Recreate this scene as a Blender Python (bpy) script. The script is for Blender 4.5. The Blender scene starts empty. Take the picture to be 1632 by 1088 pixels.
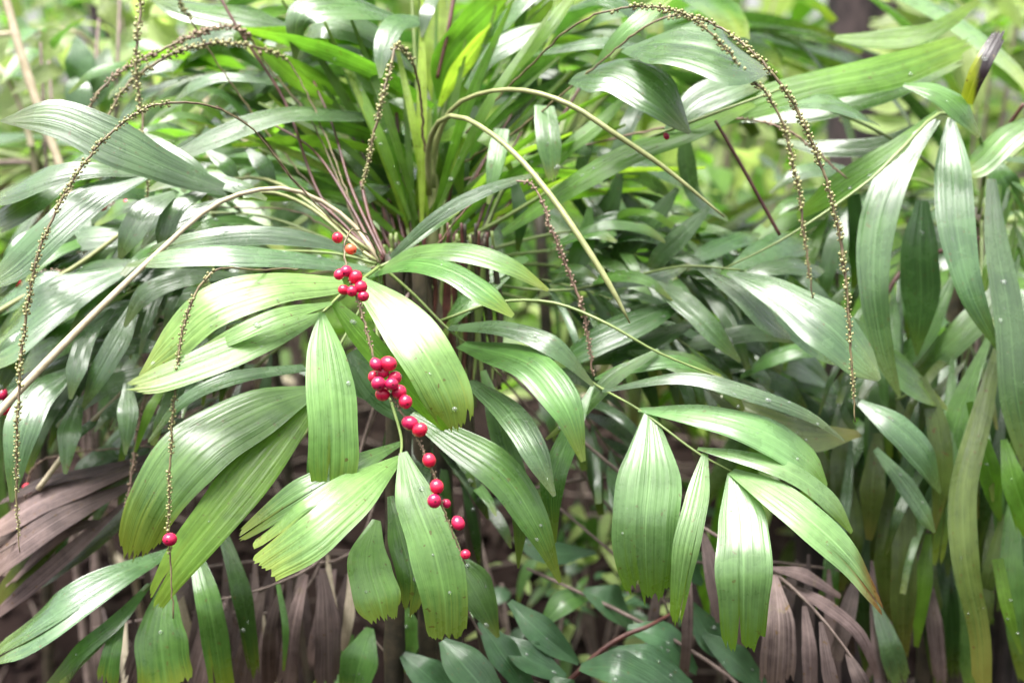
import bpy, math, random
import numpy as np
from mathutils import Vector, Matrix
random.seed(7); RS = np.random.RandomState(11)
R = math.radians
SC = bpy.context.scene
COL = SC.collection

# ------------------------------------------------------------------ camera
PITCH = R(7); CAMZ = 1.2; FPX = 50/36*1632
cam_d = bpy.data.cameras.new('camera'); cam = bpy.data.objects.new('camera', cam_d)
COL.objects.link(cam); SC.camera = cam
cam.location = (0, 0, CAMZ); cam.rotation_euler = (R(90)-PITCH, 0, 0)
cam_d.lens = 50; cam_d.sensor_width = 36; cam_d.sensor_fit = 'HORIZONTAL'
cam_d.clip_start = 0.02; cam_d.clip_end = 600
cam_d.dof.use_dof = True; cam_d.dof.focus_distance = 1.17; cam_d.dof.aperture_fstop = 4.5
# ------------------------------------------------------------------ world (bright overcast), sun
SUN_EL, SUN_AZ = R(74), R(-132)        # azimuth from +Y, negative = left: high, from the left behind the camera
W = bpy.data.worlds.new('World'); SC.world = W; W.use_nodes = True
nt = W.node_tree; bg = nt.nodes['Background']
sky = nt.nodes.new('ShaderNodeTexSky'); sky.sky_type = 'NISHITA'; sky.sun_disc = False
sky.sun_elevation = SUN_EL; sky.sun_rotation = SUN_AZ; sky.dust_density = 6; sky.air_density = 1.6
hs = nt.nodes.new('ShaderNodeHueSaturation'); hs.inputs['Saturation'].default_value = 0.25
nt.links.new(sky.outputs[0], hs.inputs['Color']); nt.links.new(hs.outputs[0], bg.inputs[0])
bg.inputs[1].default_value = 0.05
sd = bpy.data.lights.new('sun', 'SUN'); sd.energy = 1.5; sd.angle = R(42); sd.color = (1, 0.975, 0.94)
so = bpy.data.objects.new('sun', sd); COL.objects.link(so)
sdir = Vector((math.sin(SUN_AZ)*math.cos(SUN_EL), math.cos(SUN_AZ)*math.cos(SUN_EL), math.sin(SUN_EL)))
so.rotation_euler = sdir.to_track_quat('Z', 'Y').to_euler(); so.location = (0, 3, 8)
SC.view_settings.view_transform = 'Standard'; SC.view_settings.look = 'None'
SC.view_settings.gamma = 1; SC.view_settings.use_curve_mapping = False
SC.view_settings.exposure = 3.0
SC.render.engine = 'CYCLES'
SC.cycles.max_bounces = 8; SC.cycles.diffuse_bounces = 4; SC.cycles.glossy_bounces = 3
SC.cycles.transmission_bounces = 4; SC.cycles.transparent_max_bounces = 4

# ------------------------------------------------------------------ helpers
CF = np.array((0, math.cos(PITCH), -math.sin(PITCH))); CU = np.array((0, math.sin(PITCH), math.cos(PITCH)))
CX = np.array((1.0, 0, 0)); CP = np.array((0, 0, CAMZ)); UP = np.array((0, 0, 1.0))
def pw(x, y, d):                                     # pixel + depth along the view axis -> world
    return CP + CX*((x-816)/FPX*d) - CU*((y-544)/FPX*d) + CF*d
def norm(v): return v/(np.linalg.norm(v)+1e-12)
def crom(pts, ts):                                   # Catmull-Rom through pts (chord parameter)
    P = np.asarray(pts, float); n = len(P)
    c = np.r_[0, np.cumsum(np.linalg.norm(np.diff(P[:, :2], axis=0), axis=1)+1e-9)]; c /= c[-1]
    m = np.zeros_like(P)
    for i in range(n):
        a, b = max(i-1, 0), min(i+1, n-1)
        m[i] = (P[b]-P[a])/(c[b]-c[a])
    out = []
    for t in ts:
        i = min(max(np.searchsorted(c, t)-1, 0), n-2); h = c[i+1]-c[i]; s = (t-c[i])/h
        out.append((2*s**3-3*s**2+1)*P[i]+(s**3-2*s**2+s)*h*m[i]+(-2*s**3+3*s**2)*P[i+1]+(s**3-s**2)*h*m[i+1])
    return np.array(out), c
def mesh(name, V, F, mat=None, uv=None, smooth=True):
    me = bpy.data.meshes.new(name); me.from_pydata([tuple(v) for v in V], [], [tuple(f) for f in F])
    if uv is not None:
        l = me.uv_layers.new(name='UVMap'); idx = np.zeros(len(me.loops), int); me.loops.foreach_get('vertex_index', idx)
        l.data.foreach_set('uv', np.asarray(uv, float)[idx].ravel())
    if smooth: me.polygons.foreach_set('use_smooth', [True]*len(me.polygons))
    if mat: me.materials.append(mat)
    return me
def link(name, me, parent=None):
    o = bpy.data.objects.new(name, me); COL.objects.link(o)
    if parent is not None: o.parent = parent
    return o
def tag(o, label=None, cat=None, group=None, kind=None):
    if label: o['label'] = label
    if cat: o['category'] = cat
    if group: o['group'] = group
    if kind: o['kind'] = kind
    return o
def thing(name, loc, label, cat, group=None):
    o = bpy.data.objects.new(name, None); COL.objects.link(o); o.location = tuple(loc); o.empty_display_size = .05
    return tag(o, label, cat, group)
def tubegeo(P, rad, k=7, V=None, F=None, UV=None):   # tube along world points
    V = [] if V is None else V; F = [] if F is None else F; UV = [] if UV is None else UV
    P = np.asarray(P); n = len(P); ref = np.array((.3, .2, .93)); b0 = len(V)
    for i in range(n):
        T = norm(P[min(i+1, n-1)]-P[max(i-1, 0)])
        if abs(T@ref) > .95: ref = np.array((1., .1, 0))
        A = norm(np.cross(T, ref)); B = np.cross(T, A); ref = np.cross(A, T)
        for j in range(k):
            a = 2*math.pi*j/k; V.append(P[i]+(A*math.cos(a)+B*math.sin(a))*rad[i]); UV.append((j/k, i/(n-1)))
    for i in range(n-1):
        for j in range(k):
            F.append((b0+i*k+j, b0+i*k+(j+1) % k, b0+(i+1)*k+(j+1) % k, b0+(i+1)*k+j))
    F.append(tuple(b0+(n-1)*k+j for j in range(k))); F.append(tuple(b0+j for j in reversed(range(k))))
    return V, F, UV
# ------------------------------------------------------------------ materials
def newmat(name):
    m = bpy.data.materials.new(name); m.use_nodes = True; t = m.node_tree
    return m, t, t.nodes['Principled BSDF'], t.nodes['Material Output']
def N(t, typ, **kw):
    n = t.nodes.new(typ)
    for k, v in kw.items():
        if k in n.inputs: n.inputs[k].default_value = v
        else: setattr(n, k, v)
    return n
def mixc(t, fac, a, b, mode='MIX'):
    n = t.nodes.new('ShaderNodeMix'); n.data_type = 'RGBA'; n.blend_type = mode
    for s, v in ((0, fac), (6, a), (7, b)):
        if isinstance(v, bpy.types.NodeSocket): t.links.new(v, n.inputs[s])
        else: n.inputs[s].default_value = v if s == 0 else (*v[:3], 1)
    return n.outputs[2]
def ramp(t, sock, a, b):
    n = t.nodes.new('ShaderNodeMapRange'); n.inputs[1].default_value = a; n.inputs[2].default_value = b; n.interpolation_type = 'SMOOTHSTEP'
    t.links.new(sock, n.inputs[0]); return n.outputs[0]
def mth(t, op, a, b=0.0):
    n = t.nodes.new('ShaderNodeMath'); n.operation = op
    for i, v in enumerate((a, b)):
        if isinstance(v, bpy.types.NodeSocket): t.links.new(v, n.inputs[i])
        else: n.inputs[i].default_value = v
    return n.outputs[0]
def leaf_mat(name, ca, cb, tip=(.22, .24, .02), tipw=.5, rough=.34, trans=.32, spec=.5, spots=.5, transcol=None, var=.35, coat=.5, tipat=.72, tipu=0):
    m, t, p, out = newmat(name)
    uv = N(t, 'ShaderNodeUVMap'); oi = N(t, 'ShaderNodeObjectInfo'); tc = N(t, 'ShaderNodeTexCoord')
    addv = t.nodes.new('ShaderNodeVectorMath'); addv.operation = 'ADD'
    cmb = N(t, 'ShaderNodeCombineXYZ'); r50 = mth(t, 'MULTIPLY', oi.outputs['Random'], 50.0)
    for i in range(3): t.links.new(r50, cmb.inputs[i])
    mp = N(t, 'ShaderNodeMapping'); mp.inputs['Scale'].default_value = (30, .8, 1); t.links.new(uv.outputs[0], mp.inputs[0])
    t.links.new(mp.outputs[0], addv.inputs[0]); t.links.new(cmb.outputs[0], addv.inputs[1])
    n1 = N(t, 'ShaderNodeTexNoise', Scale=1.0, Detail=3.0, Roughness=.6); t.links.new(addv.outputs[0], n1.inputs['Vector'])
    stripe = ramp(t, n1.outputs[0], .3, .7)
    c = mixc(t, stripe, ca, cb)
    n2 = N(t, 'ShaderNodeTexNoise', Scale=28.0, Detail=4.0, Roughness=.65); t.links.new(tc.outputs['Object'], n2.inputs['Vector'])
    mott = ramp(t, n2.outputs[0], .35, .7)
    c = mixc(t, mth(t, 'MULTIPLY', mott, .45), c, [min(1, v*1.9) for v in cb])
    sx = N(t, 'ShaderNodeSeparateXYZ'); t.links.new(uv.outputs[0], sx.inputs[0])
    u, v = sx.outputs[0], sx.outputs[1]
    rib = mth(t, 'SUBTRACT', 1.0, ramp(t, mth(t, 'ABSOLUTE', mth(t, 'SUBTRACT', u, .5)), .006, .03))
    c = mixc(t, mth(t, 'MULTIPLY', rib, .45), c, [min(1, x*1.8+.02) for x in cb])
    # ragged tip: yellowing, scorch, and the greener tip of green_pale
    tf = ramp(t, mth(t, 'ADD', mth(t, 'ADD', v, mth(t, 'MULTIPLY', u, tipu)), mth(t, 'MULTIPLY', mth(t, 'SUBTRACT', n1.outputs[0], .5), .35)), tipat, tipat+.3)
    c = mixc(t, mth(t, 'MULTIPLY', tf, tipw), c, tip)
    # brown specks
    n3 = N(t, 'ShaderNodeTexNoise', Scale=190.0, Detail=1.0); t.links.new(tc.outputs['Object'], n3.inputs['Vector'])
    c = mixc(t, mth(t, 'MULTIPLY', ramp(t, n3.outputs[0], .70, .76), spots), c, (.10, .055, .015))
    n4 = N(t, 'ShaderNodeTexNoise', Scale=55.0, Detail=5.0, Roughness=.7); t.links.new(tc.outputs['Object'], n4.inputs['Vector'])
    c = mixc(t, mth(t, 'MULTIPLY', ramp(t, n4.outputs[0], .62, .72), .55*spots), c, [.55*x+.45*y for x, y in zip(cb, (.17, .15, .04))])
    hv = N(t, 'ShaderNodeHueSaturation'); t.links.new(c, hv.inputs['Color'])
    t.links.new(mth(t, 'ADD', 1-var/2, mth(t, 'MULTIPLY', oi.outputs['Random'], var)), hv.inputs['Value'])
    t.links.new(mth(t, 'ADD', .494, mth(t, 'MULTIPLY', mth(t, 'FRACT', mth(t, 'MULTIPLY', oi.outputs['Random'], 7.3)), .018)), hv.inputs['Hue'])
    c = hv.outputs[0]
    t.links.new(c, p.inputs['Base Color'])
    rg = mth(t, 'ADD', rough, mth(t, 'MULTIPLY', mth(t, 'SUBTRACT', mott, .5), .16)); t.links.new(rg, p.inputs['Roughness'])
    p.inputs['Specular IOR Level'].default_value = spec
    p.inputs['Coat Weight'].default_value = coat; p.inputs['Coat Roughness'].default_value = .21
    b = N(t, 'ShaderNodeBump', Strength=.8, Distance=.0015); t.links.new(n1.outputs[0], b.inputs['Height']); t.links.new(b.outputs[0], p.inputs['Normal'])
    tr = N(t, 'ShaderNodeBsdfTranslucent')
    tcol = mixc(t, 1.0, c, transcol or (1.45, 1.65, .85), 'MULTIPLY'); t.links.new(tcol, tr.inputs[0])
    mx = N(t, 'ShaderNodeMixShader'); mx.inputs[0].default_value = trans
    t.links.new(p.outputs[0], mx.inputs[1]); t.links.new(tr.outputs[0], mx.inputs[2]); t.links.new(mx.outputs[0], out.inputs[0])
    return m
def stem_mat(name, ca, cb, scale=40, rough=.5, stretch=(1, 1, 1), bump=.4):
    m, t, p, out = newmat(name); tc = N(t, 'ShaderNodeTexCoord'); mp = N(t, 'ShaderNodeMapping'); mp.inputs['Scale'].default_value = stretch
    t.links.new(tc.outputs['Object'], mp.inputs[0])
    n = N(t, 'ShaderNodeTexNoise', Scale=scale, Detail=5.0, Roughness=.65); t.links.new(mp.outputs[0], n.inputs['Vector'])
    t.links.new(mixc(t, ramp(t, n.outputs[0], .35, .65), ca, cb), p.inputs['Base Color'])
    p.inputs['Roughness'].default_value = rough
    b = N(t, 'ShaderNodeBump', Strength=bump, Distance=.002); t.links.new(n.outputs[0], b.inputs['Height']); t.links.new(b.outputs[0], p.inputs['Normal'])
    return m
M = {}
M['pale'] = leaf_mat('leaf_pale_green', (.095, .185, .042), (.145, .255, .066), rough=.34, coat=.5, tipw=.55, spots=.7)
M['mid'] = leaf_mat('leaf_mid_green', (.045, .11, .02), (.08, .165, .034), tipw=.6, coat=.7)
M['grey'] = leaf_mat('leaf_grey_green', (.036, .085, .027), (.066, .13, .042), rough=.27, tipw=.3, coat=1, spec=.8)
M['dark'] = leaf_mat('leaf_shaded_green', (.014, .045, .007), (.03, .072, .013), tipw=.3, rough=.33)  # darker leaf copy, shade put into the colour
M['lit'] = leaf_mat('leaf_lit_green', (.07, .155, .014), (.115, .22, .026), tipw=.3, trans=.55, rough=.36, coat=.3)  # brighter leaf copy for backlit blades, light put into the colour
M['olive'] = leaf_mat('leaf_olive', (.05, .08, .014), (.08, .11, .022), tip=(.2, .15, .03), spots=1, trans=.35)  # olive leaf colour, darkened in place of shade from foliage above
M['dead'] = leaf_mat('leaf_dead_brown', (.028, .018, .018), (.135, .098, .092), tip=(.12, .08, .06), rough=.62, trans=.1, spec=.25, spots=.8, transcol=(1.2, .9, .6), var=.9, coat=0)
M['straw'] = leaf_mat('leaf_straw', (.28, .22, .16), (.42, .36, .28), tip=(.3, .22, .15), rough=.6, trans=.15, spec=.25, transcol=(1.2, 1, .7), coat=0)
M['green_pale'] = leaf_mat('leaf_pale_bluegreen', (.085, .165, .05), (.125, .225, .075), tip=(.13, .23, .015), tipw=.9, rough=.32, coat=.8)  # greener tip: sheen ending where leaflets hang down, put into the colour
M['limegreen'] = leaf_mat('leaf_lime_strap', (.18, .27, .03), (.25, .35, .05), tipw=.2, trans=.5, coat=.2)
M['burnt_edge'] = leaf_mat('leaf_burnt_edge', (.085, .165, .05), (.125, .225, .075), tip=(.16, .05, .01), tipw=.9, rough=.34)
M['burnt'] = leaf_mat('leaf_burnt', (.22, .27, .01), (.32, .32, .015), tip=(.02, .008, .013), tipw=1, spots=1, tipat=.62, tipu=.75)
M['broad'] = leaf_mat('leaf_broad_dark', (.03, .075, .03), (.045, .10, .04), tipw=0, rough=.42, trans=.2, spec=.4)
M['lime'] = leaf_mat('leaf_lime', (.19, .255, .075), (.29, .36, .13), tipw=.1, trans=.55, transcol=(1.35, 1.45, 1.0), rough=.4, var=.6, coat=.2)
M['litter'] = leaf_mat('leaf_litter_dark', (.007, .0045, .004), (.028, .017, .015), rough=.8, trans=.05, spec=.08, tip=(.05, .03, .025), transcol=(1.1, .9, .7), var=.8, coat=0)  # brown litter, darkened further in place of canopy shade
M['rust'] = leaf_mat('leaf_rust', (.20, .05, .02), (.30, .10, .04), tip=(.15, .06, .03), rough=.6, trans=.2, spec=.3, transcol=(1.3, .8, .5), coat=0)
M['ped'] = stem_mat('peduncle_olive', (.17, .19, .07), (.25, .26, .11), 60, .45)
M['cane'] = stem_mat('cane_straw', (.33, .27, .17), (.46, .39, .27), 50, .55)
M['pet'] = stem_mat('petiole_green', (.13, .18, .05), (.17, .22, .07), 50, .4)
M['red'] = stem_mat('stem_dark_red', (.05, .013, .012), (.09, .03, .022), 60, .45)
M['spike'] = stem_mat('spike_green', (.09, .06, .035), (.18, .15, .07), 120, .5)
M['spikeb'] = stem_mat('spike_brown', (.12, .07, .05), (.2, .13, .09), 120, .55)
M['bud'] = stem_mat('bud_cream', (.16, .17, .06), (.32, .30, .13), 200, .5)
M['budb'] = stem_mat('bud_brown', (.17, .11, .08), (.28, .2, .13), 200, .55)
M['stem'] = stem_mat('palm_stem', (.02, .017, .009), (.06, .045, .025), 45, .6)
M['bark'] = stem_mat('bark', (.010, .006, .007), (.06, .04, .04), 22, .9, (1, 1, .4), 1)
M['twig'] = stem_mat('twig', (.10, .07, .06), (.19, .14, .12), 70, .7)
m, t, p, out = newmat('water'); M['water'] = m
p.inputs['Base Color'].default_value = (.95, 1, .95, 1); p.inputs['Roughness'].default_value = .03; p.inputs['IOR'].default_value = 1.33; p.inputs['Transmission Weight'].default_value = .9
def berry_mat(name, ca, cb):
    m, t, p, out = newmat(name); tc = N(t, 'ShaderNodeTexCoord'); oi = N(t, 'ShaderNodeObjectInfo')
    n = N(t, 'ShaderNodeTexNoise', Scale=160.0, Detail=2.0); t.links.new(tc.outputs['Object'], n.inputs['Vector'])
    c = mixc(t, ramp(t, n.outputs[0], .35, .7), ca, cb)
    nb = N(t, 'ShaderNodeTexNoise', Scale=2.6, Detail=3.0); t.links.new(tc.outputs['Object'], nb.inputs['Vector'])
    c = mixc(t, mth(t, 'MULTIPLY', ramp(t, nb.outputs[0], .5, .7), .5), c, [x*.45 for x in ca])
    uv = N(t, 'ShaderNodeUVMap'); sx = N(t, 'ShaderNodeSeparateXYZ'); t.links.new(uv.outputs[0], sx.inputs[0])
    c = mixc(t, mth(t, 'SUBTRACT', 1.0, ramp(t, sx.outputs[1], .035, .075)), c, (.12, .012, .012))
    hv = N(t, 'ShaderNodeHueSaturation'); t.links.new(c, hv.inputs['Color'])
    t.links.new(mth(t, 'ADD', .75, mth(t, 'MULTIPLY', oi.outputs['Random'], .5)), hv.inputs['Value'])
    t.links.new(mth(t, 'ADD', .482, mth(t, 'MULTIPLY', oi.outputs['Random'], .016)), hv.inputs['Hue'])
    t.links.new(hv.outputs[0], p.inputs['Base Color']); p.inputs['Roughness'].default_value = .27
    p.inputs['Subsurface Weight'].default_value = .15; p.inputs['Subsurface Radius'].default_value = (.004, .001, .001); p.inputs['Subsurface Scale'].default_value = .5
    return m
M['berry'] = berry_mat('berry_red', (.42, .008, .022), (.5, .014, .04))
M['orange'] = berry_mat('berry_orange', (.6, .09, .03), (.65, .14, .06))

# ------------------------------------------------------------------ leaf blades
def floats(s): return [float(a) for a in s.replace(',', ' ').split()]
NS, NC = 22, 24
def blade_geo(pts, widths, deps, origin, a=.55, roll=(0, 0), arch=.14, pleat=.012, jag=None, f=FPX, npleat=9, wav=.03):
    """ribbon traced through pixel points with its own depth; returns verts, faces, uv"""
    pts = np.asarray(pts); cpar = np.r_[0, np.cumsum(np.linalg.norm(np.diff(pts, axis=0), axis=1))]; cpar /= cpar[-1]
    if len(deps) == 2: dd = deps[0]+(deps[1]-deps[0])*cpar
    else: dd = np.interp(cpar, np.linspace(0, 1, len(deps)), deps)
    wpar = np.linspace(0, 1, len(widths)) if len(widths) != len(pts) else cpar
    if jag is None: jag = .10 if widths[-1] > 12 else 0
    ends = np.ones(NC+1)
    if jag:
        jag *= random.uniform(.5, 1.6)
        L = np.linalg.norm(np.diff(pts, axis=0), axis=1).sum(); wl = max(widths[-1], widths[-2]*.6)
        slope = random.uniform(-.5, .5)*wl; k = 0; lev = 0
        while k <= NC:                               # bitten-off end: blocks of teeth of uneven length
            run = random.choice((1, 2, 2, 3)); lev = random.uniform(2, 10+.25*wl)
            for c in range(k, min(NC+1, k+run)):
                e = c/NC*2-1; ends[c] = 1-(lev+(5 if (c-k) % 2 else 0)+.32*wl*abs(e)**2+slope*e*.4)/L*(jag/.10)
            k += run
        if random.random() < .55:                    # a tear running in from the tip
            c0 = random.randrange(4, NC-3); ends[c0] = random.uniform(.74, .86); ends[c0+1] = min(ends[c0+1], random.uniform(.84, .93))
        ends = np.clip(ends, .72, 1.0)
    ctrl = np.c_[pts, dd]
    ts = np.linspace(0, 1, NS+1)**.92
    Pm, _ = crom(ctrl, ts)
    Wc = np.c_[wpar, wpar*0, np.asarray(widths, float)]
    # smooth width interpolation
    wi = np.interp(ts, wpar, widths); ws, _ = crom(np.c_[wpar*1000, wpar*0, widths], ts); wi = np.maximum(.35*wi+.65*ws[:, 2], .6)
    P = np.array([pw(*q) for q in Pm]); T = np.gradient(P, axis=0)
    V = []; UV = []; ph = random.random()*9; fold = random.uniform(-.02, .16)
    veins = RS.normal(size=NC+1)*.011*(pleat > .01); pk = random.random()*6
    grid = np.zeros((NS+1, NC+1, 3))
    for i in range(NS+1):
        t_ = norm(T[i]); v = norm(CP-P[i]); n = a*v+(1-abs(a))*UP; n = norm(n-t_*(n@t_))
        r = roll[0]+(roll[1]-roll[0])*ts[i]
        s = np.cross(t_, n); n, s = n*math.cos(r)+s*math.sin(r), s*math.cos(r)-n*math.sin(r)
        q = norm(np.cross(v, t_)); k = max(abs(s@q), .4)
        h = wi[i]/2*Pm[i, 2]/f/k
        h *= 1+wav*math.sin(ts[i]*17+ph)
        for c in range(NC+1):
            x = c/NC*2-1; z = -arch*x*x+fold*(abs(x)-.5)+pleat*math.cos(x*math.pi*npleat+pk)*(1-.3*abs(x))+veins[c]
            z += .05*math.sin(ts[i]*9+ph+2.5*x)*abs(x)
            grid[i, c] = P[i]+s*h*x+n*h*z
    for c in range(NC+1):                            # ragged end: shorten each strip on its own
        if ends[c] != 1:
            col = grid[:, c].copy(); tt = ts*ends[c]
            for k3 in range(3): grid[:, c, k3] = np.interp(tt, ts, col[:, k3])
            if ends[c] > 1: grid[-1, c] += (col[-1]-col[-2])*(ends[c]-1)/(ts[-1]-ts[-2])
    V = (grid-origin).reshape(-1, 3)
    UV = [(c/NC, ts[i]) for i in range(NS+1) for c in range(NC+1)]
    F = [(i*(NC+1)+c, i*(NC+1)+c+1, (i+1)*(NC+1)+c+1, (i+1)*(NC+1)+c) for i in range(NS) for c in range(NC)]
    return V, F, UV
def leaflet(parent, origin, spec, dbase, mat, name='leaflet'):
    pts = np.array(floats(spec[0])).reshape(-1, 2); w = floats(spec[1]); dd = spec[2]; o = dict(spec[3]) if len(spec) > 3 else {}
    mat = o.pop('m', mat); d0 = o.pop('d', dbase); bul = o.pop('bul', None); w = [x*o.pop('ws', 1) for x in w]
    if 'roll' not in o: r0 = random.uniform(-.22, .22); o['roll'] = (r0, r0+random.uniform(-.25, .25))
    if 'a' not in o: o['a'] = random.uniform(.45, .68)
    Lp = np.linalg.norm(np.diff(pts, axis=0), axis=1).sum()
    if bul is None: bul = -.00011*min(Lp, 320)*random.uniform(.5, 1.3)
    deps = [d0, d0+dd*.35+bul*.85, d0+dd*.7+bul, d0+dd]
    V, F, UV = blade_geo(pts, w, deps, origin, **o)
    if d0 < 1.5 and mat not in ('dead', 'straw'):
        for q in range(random.choice((0, 1, 2, 3, 5))):
            i, c = random.randrange(3, NS-1), random.randrange(3, NC-2); b = i*(NC+1)+c
            n_ = norm(np.cross(V[b+NC+1]-V[b], V[b+1]-V[b])); n_ = n_ if n_@(CP-origin-V[b]) > 0 else -n_
            DROPS.append((V[b], n_, random.choice((.0006, .0008, .0011, .0015, .0024))))
    return link(name, mesh(name, V, F, M[mat], UV), parent)
DROPS = []
def drops(fr):
    if not DROPS: return
    V, F = [], []
    for p, n_, r in DROPS:
        u = norm(np.cross(n_, (.3, .5, .8))); w = np.cross(n_, u); b = len(V); sx = random.uniform(.8, 1.5)
        for ring, (cr, cz) in enumerate(((1, -.1), (.92, .35), (.55, .62))):
            for k in range(8): V.append(p+(u*math.cos(k*.7854)*sx+w*math.sin(k*.7854))*r*cr+n_*r*cz)
        V.append(p+n_*r*.72)
        for ring in range(2):
            for k in range(8): F.append((b+ring*8+k, b+ring*8+(k+1) % 8, b+ring*8+8+(k+1) % 8, b+ring*8+8+k))
        for k in range(8): F.append((b+16+k, b+16+(k+1) % 8, b+24))
    DROPS.clear(); tag(link('water_droplets', mesh('water_droplets', V, F, M['water']), fr), kind='stuff')
def pxtube(pts, origin, n=24, k=7, wob=0):
    """pts: (x, y, depth, width_px) -> tube geometry"""
    P, _ = crom(np.asarray(pts, float), np.linspace(0, 1, n))
    if wob: P[2:-1, :2] += RS.normal(size=(len(P)-3, 2))*.9
    W3 = np.array([pw(*q[:3]) for q in P])
    rad = [max(q[3]*(.72 if wob else 1), .8)*q[2]/FPX/2*(1+wob*random.uniform(-1, 1)) for q in P]
    V, F, UV = tubegeo(W3-origin, rad, k)
    return V, F, UV, P
def frond(palm, rachis, leaflets, mat='mid', smat='pet', name='frond', lname='leaflet', label=None):
    o0 = np.array(palm.location)
    V, F, UV, P = pxtube(rachis, o0, 26)
    fr = link(name, mesh(name, V, F, M[smat], UV), palm)
    if label: fr['label'] = label
    for sp in leaflets:
        b = np.array(floats(sp[0])[:2]); j = np.argmin(((P[:, :2]-b)**2).sum(1))
        leaflet(fr, o0, sp, P[j, 2], mat, lname)
    drops(fr)
    return fr
def berry_mesh(mat):
    V, F, UV = [], [], []; nr, k = 10, 14
    for i in range(nr+1):
        th = math.pi*i/nr; z = math.cos(th)*1.16; r = math.sin(th)*(1.0+.05*math.cos(th))
        if i == 0: z -= .05
        for j in range(k): V.append((r*math.cos(2*math.pi*j/k), r*math.sin(2*math.pi*j/k), z)); UV.append((j/k, i/nr))
    F = [(i*k+j, (i+1)*k+j, (i+1)*k+(j+1) % k, i*k+(j+1) % k) for i in range(nr) for j in range(k)]
    return mesh('berry', V, F, mat, UV)
BM = {'berry': berry_mesh(M['berry']), 'orange': berry_mesh(M['orange'])}
def octa(V, F, c, r, ax):
    b = len(V); ax = norm(ax); u = norm(np.cross(ax, (.31, .7, .2))); w = np.cross(ax, u)
    V.append(c-ax*r*.6)
    for q in range(5): V.append(c+(u*math.cos(q*1.2566)+w*math.sin(q*1.2566))*r+ax*r*.15)
    V.append(c+ax*r*.95)
    for q in range(5): F.append((b, b+1+(q+1) % 5, b+1+q)); F.append((b+6, b+1+q, b+1+(q+1) % 5))
def fruit_spike(palm, pts, bud_from=0., bud_to=1., bud=4.2, step=4.0, mat='spike', bmat='bud', berries=(), rows=4, label=None, name='fruit_spike'):
    o0 = np.array(palm.location)
    n = max(24, int(len(pts)*8)); V, F, UV, P = pxtube(pts, o0, n, 6, .06)
    nf = len(F); V = [np.asarray(v) for v in V]
    px = P[:, :2]; cl = np.r_[0, np.cumsum(np.linalg.norm(np.diff(px, axis=0), axis=1))]; s = bud_from*cl[-1]; i = 0; ang = 0
    Wp = np.array([pw(*q[:3]) for q in P])-o0
    while s < bud_to*cl[-1]:
        c = np.array([np.interp(s, cl, Wp[:, k]) for k in range(3)]); c2 = np.array([np.interp(min(s+6, cl[-1]), cl, Wp[:, k]) for k in range(3)])
        T = norm(c2-c) if np.linalg.norm(c2-c) > 1e-6 else norm(Wp[-1]-Wp[-2]); d = np.interp(s, cl, P[:, 2]); wpx = np.interp(s, cl, P[:, 3])
        A = norm(np.cross(T, (.2, .9, .3))); B = np.cross(T, A); ang += 2.4+random.uniform(-.3, .3)
        fade = 1-.4*max(0, (s/cl[-1]-.8)/.2)
        gap = math.sin(s*.11+len(pts))+math.sin(s*.043+3)
        if gap > 1.25: s += 4; continue
        rr = bud*1.28*random.choice((.45, .7, .9, 1, 1.15))*fade*d/FPX/2
        dirn = A*math.cos(ang)+B*math.sin(ang)
        octa(V, F, c+dirn*(wpx*.5*d/FPX+rr*.35), rr, dirn*.8+T*.5)
        s += step/ rows*1.8*random.uniform(.75, 1.25)
    me = mesh('fruit_spike', V, F, M[mat], np.array(UV+[(0, 0)]*(len(V)-len(UV)))); me.materials.append(M[bmat])
    mi = np.zeros(len(F), int); mi[nf:] = 1; me.polygons.foreach_set('material_index', mi)
    sp = link(name, me, palm)
    if label: sp['label'] = label
    for b in berries:
        x, y, dia = b[0], b[1], b[2]*1.06; kind = b[3] if len(b) > 3 else 'berry'
        j = np.argmin(((px-(x, y))**2).sum(1)); d = P[j, 2]-(b[4] if len(b) > 4 else random.uniform(.0, .008))
        o = link('berry', BM[kind], sp); pos = pw(x, y, d)-o0; r = dia*d/FPX/2
        out = norm(pos-Wp[j]+(CP-pw(x, y, d))*.004+np.array((random.uniform(-.008, .008), 0, random.uniform(-.012, .004))))
        o.rotation_mode = 'QUATERNION'; o.rotation_quaternion = Vector(out).to_track_quat('Z', 'Y'); o.location = tuple(pos)
        rs = r*random.uniform(.9, 1.08); o.scale = (rs, rs*random.uniform(.9, 1.04), rs*random.uniform(.86, 1.08))
    return sp
def palm_stem(palm, pts, k=10):
    """ringed cane from the crown down to the ground, world points"""
    o0 = np.array(palm.location); P, _ = crom(np.c_[np.asarray(pts)[:, [2, 0, 1]], np.asarray(pts)[:, 3]], np.linspace(0, 1, 60))
    W3 = P[:, [1, 2, 0]]; rad = [r*(1.12 if i % 5 == 0 else 1) for i, r in enumerate(P[:, 3])]
    V, F, UV = tubegeo(W3-o0, rad, k); return link('stem', mesh('stem', V, F, M['stem'], UV), palm)
def H(x, y):                                         # forest floor: level in front, a low bank rising behind the palms
    t = min(max((y-1.75)/1.9, 0), 1); r = math.hypot(x, y)
    return .62*t*t*(3-2*t)+(.03*math.sin(x*2.1+y)+.03*math.sin(y*2.7-x*.6)+.02*math.sin(x*7+y*5))*min(1, 8/(r+1))
def below(p, dx=0, dy=0): return np.array((p[0]+dx, p[1]+dy, H(p[0]+dx, p[1]+dy)-.03))

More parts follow.
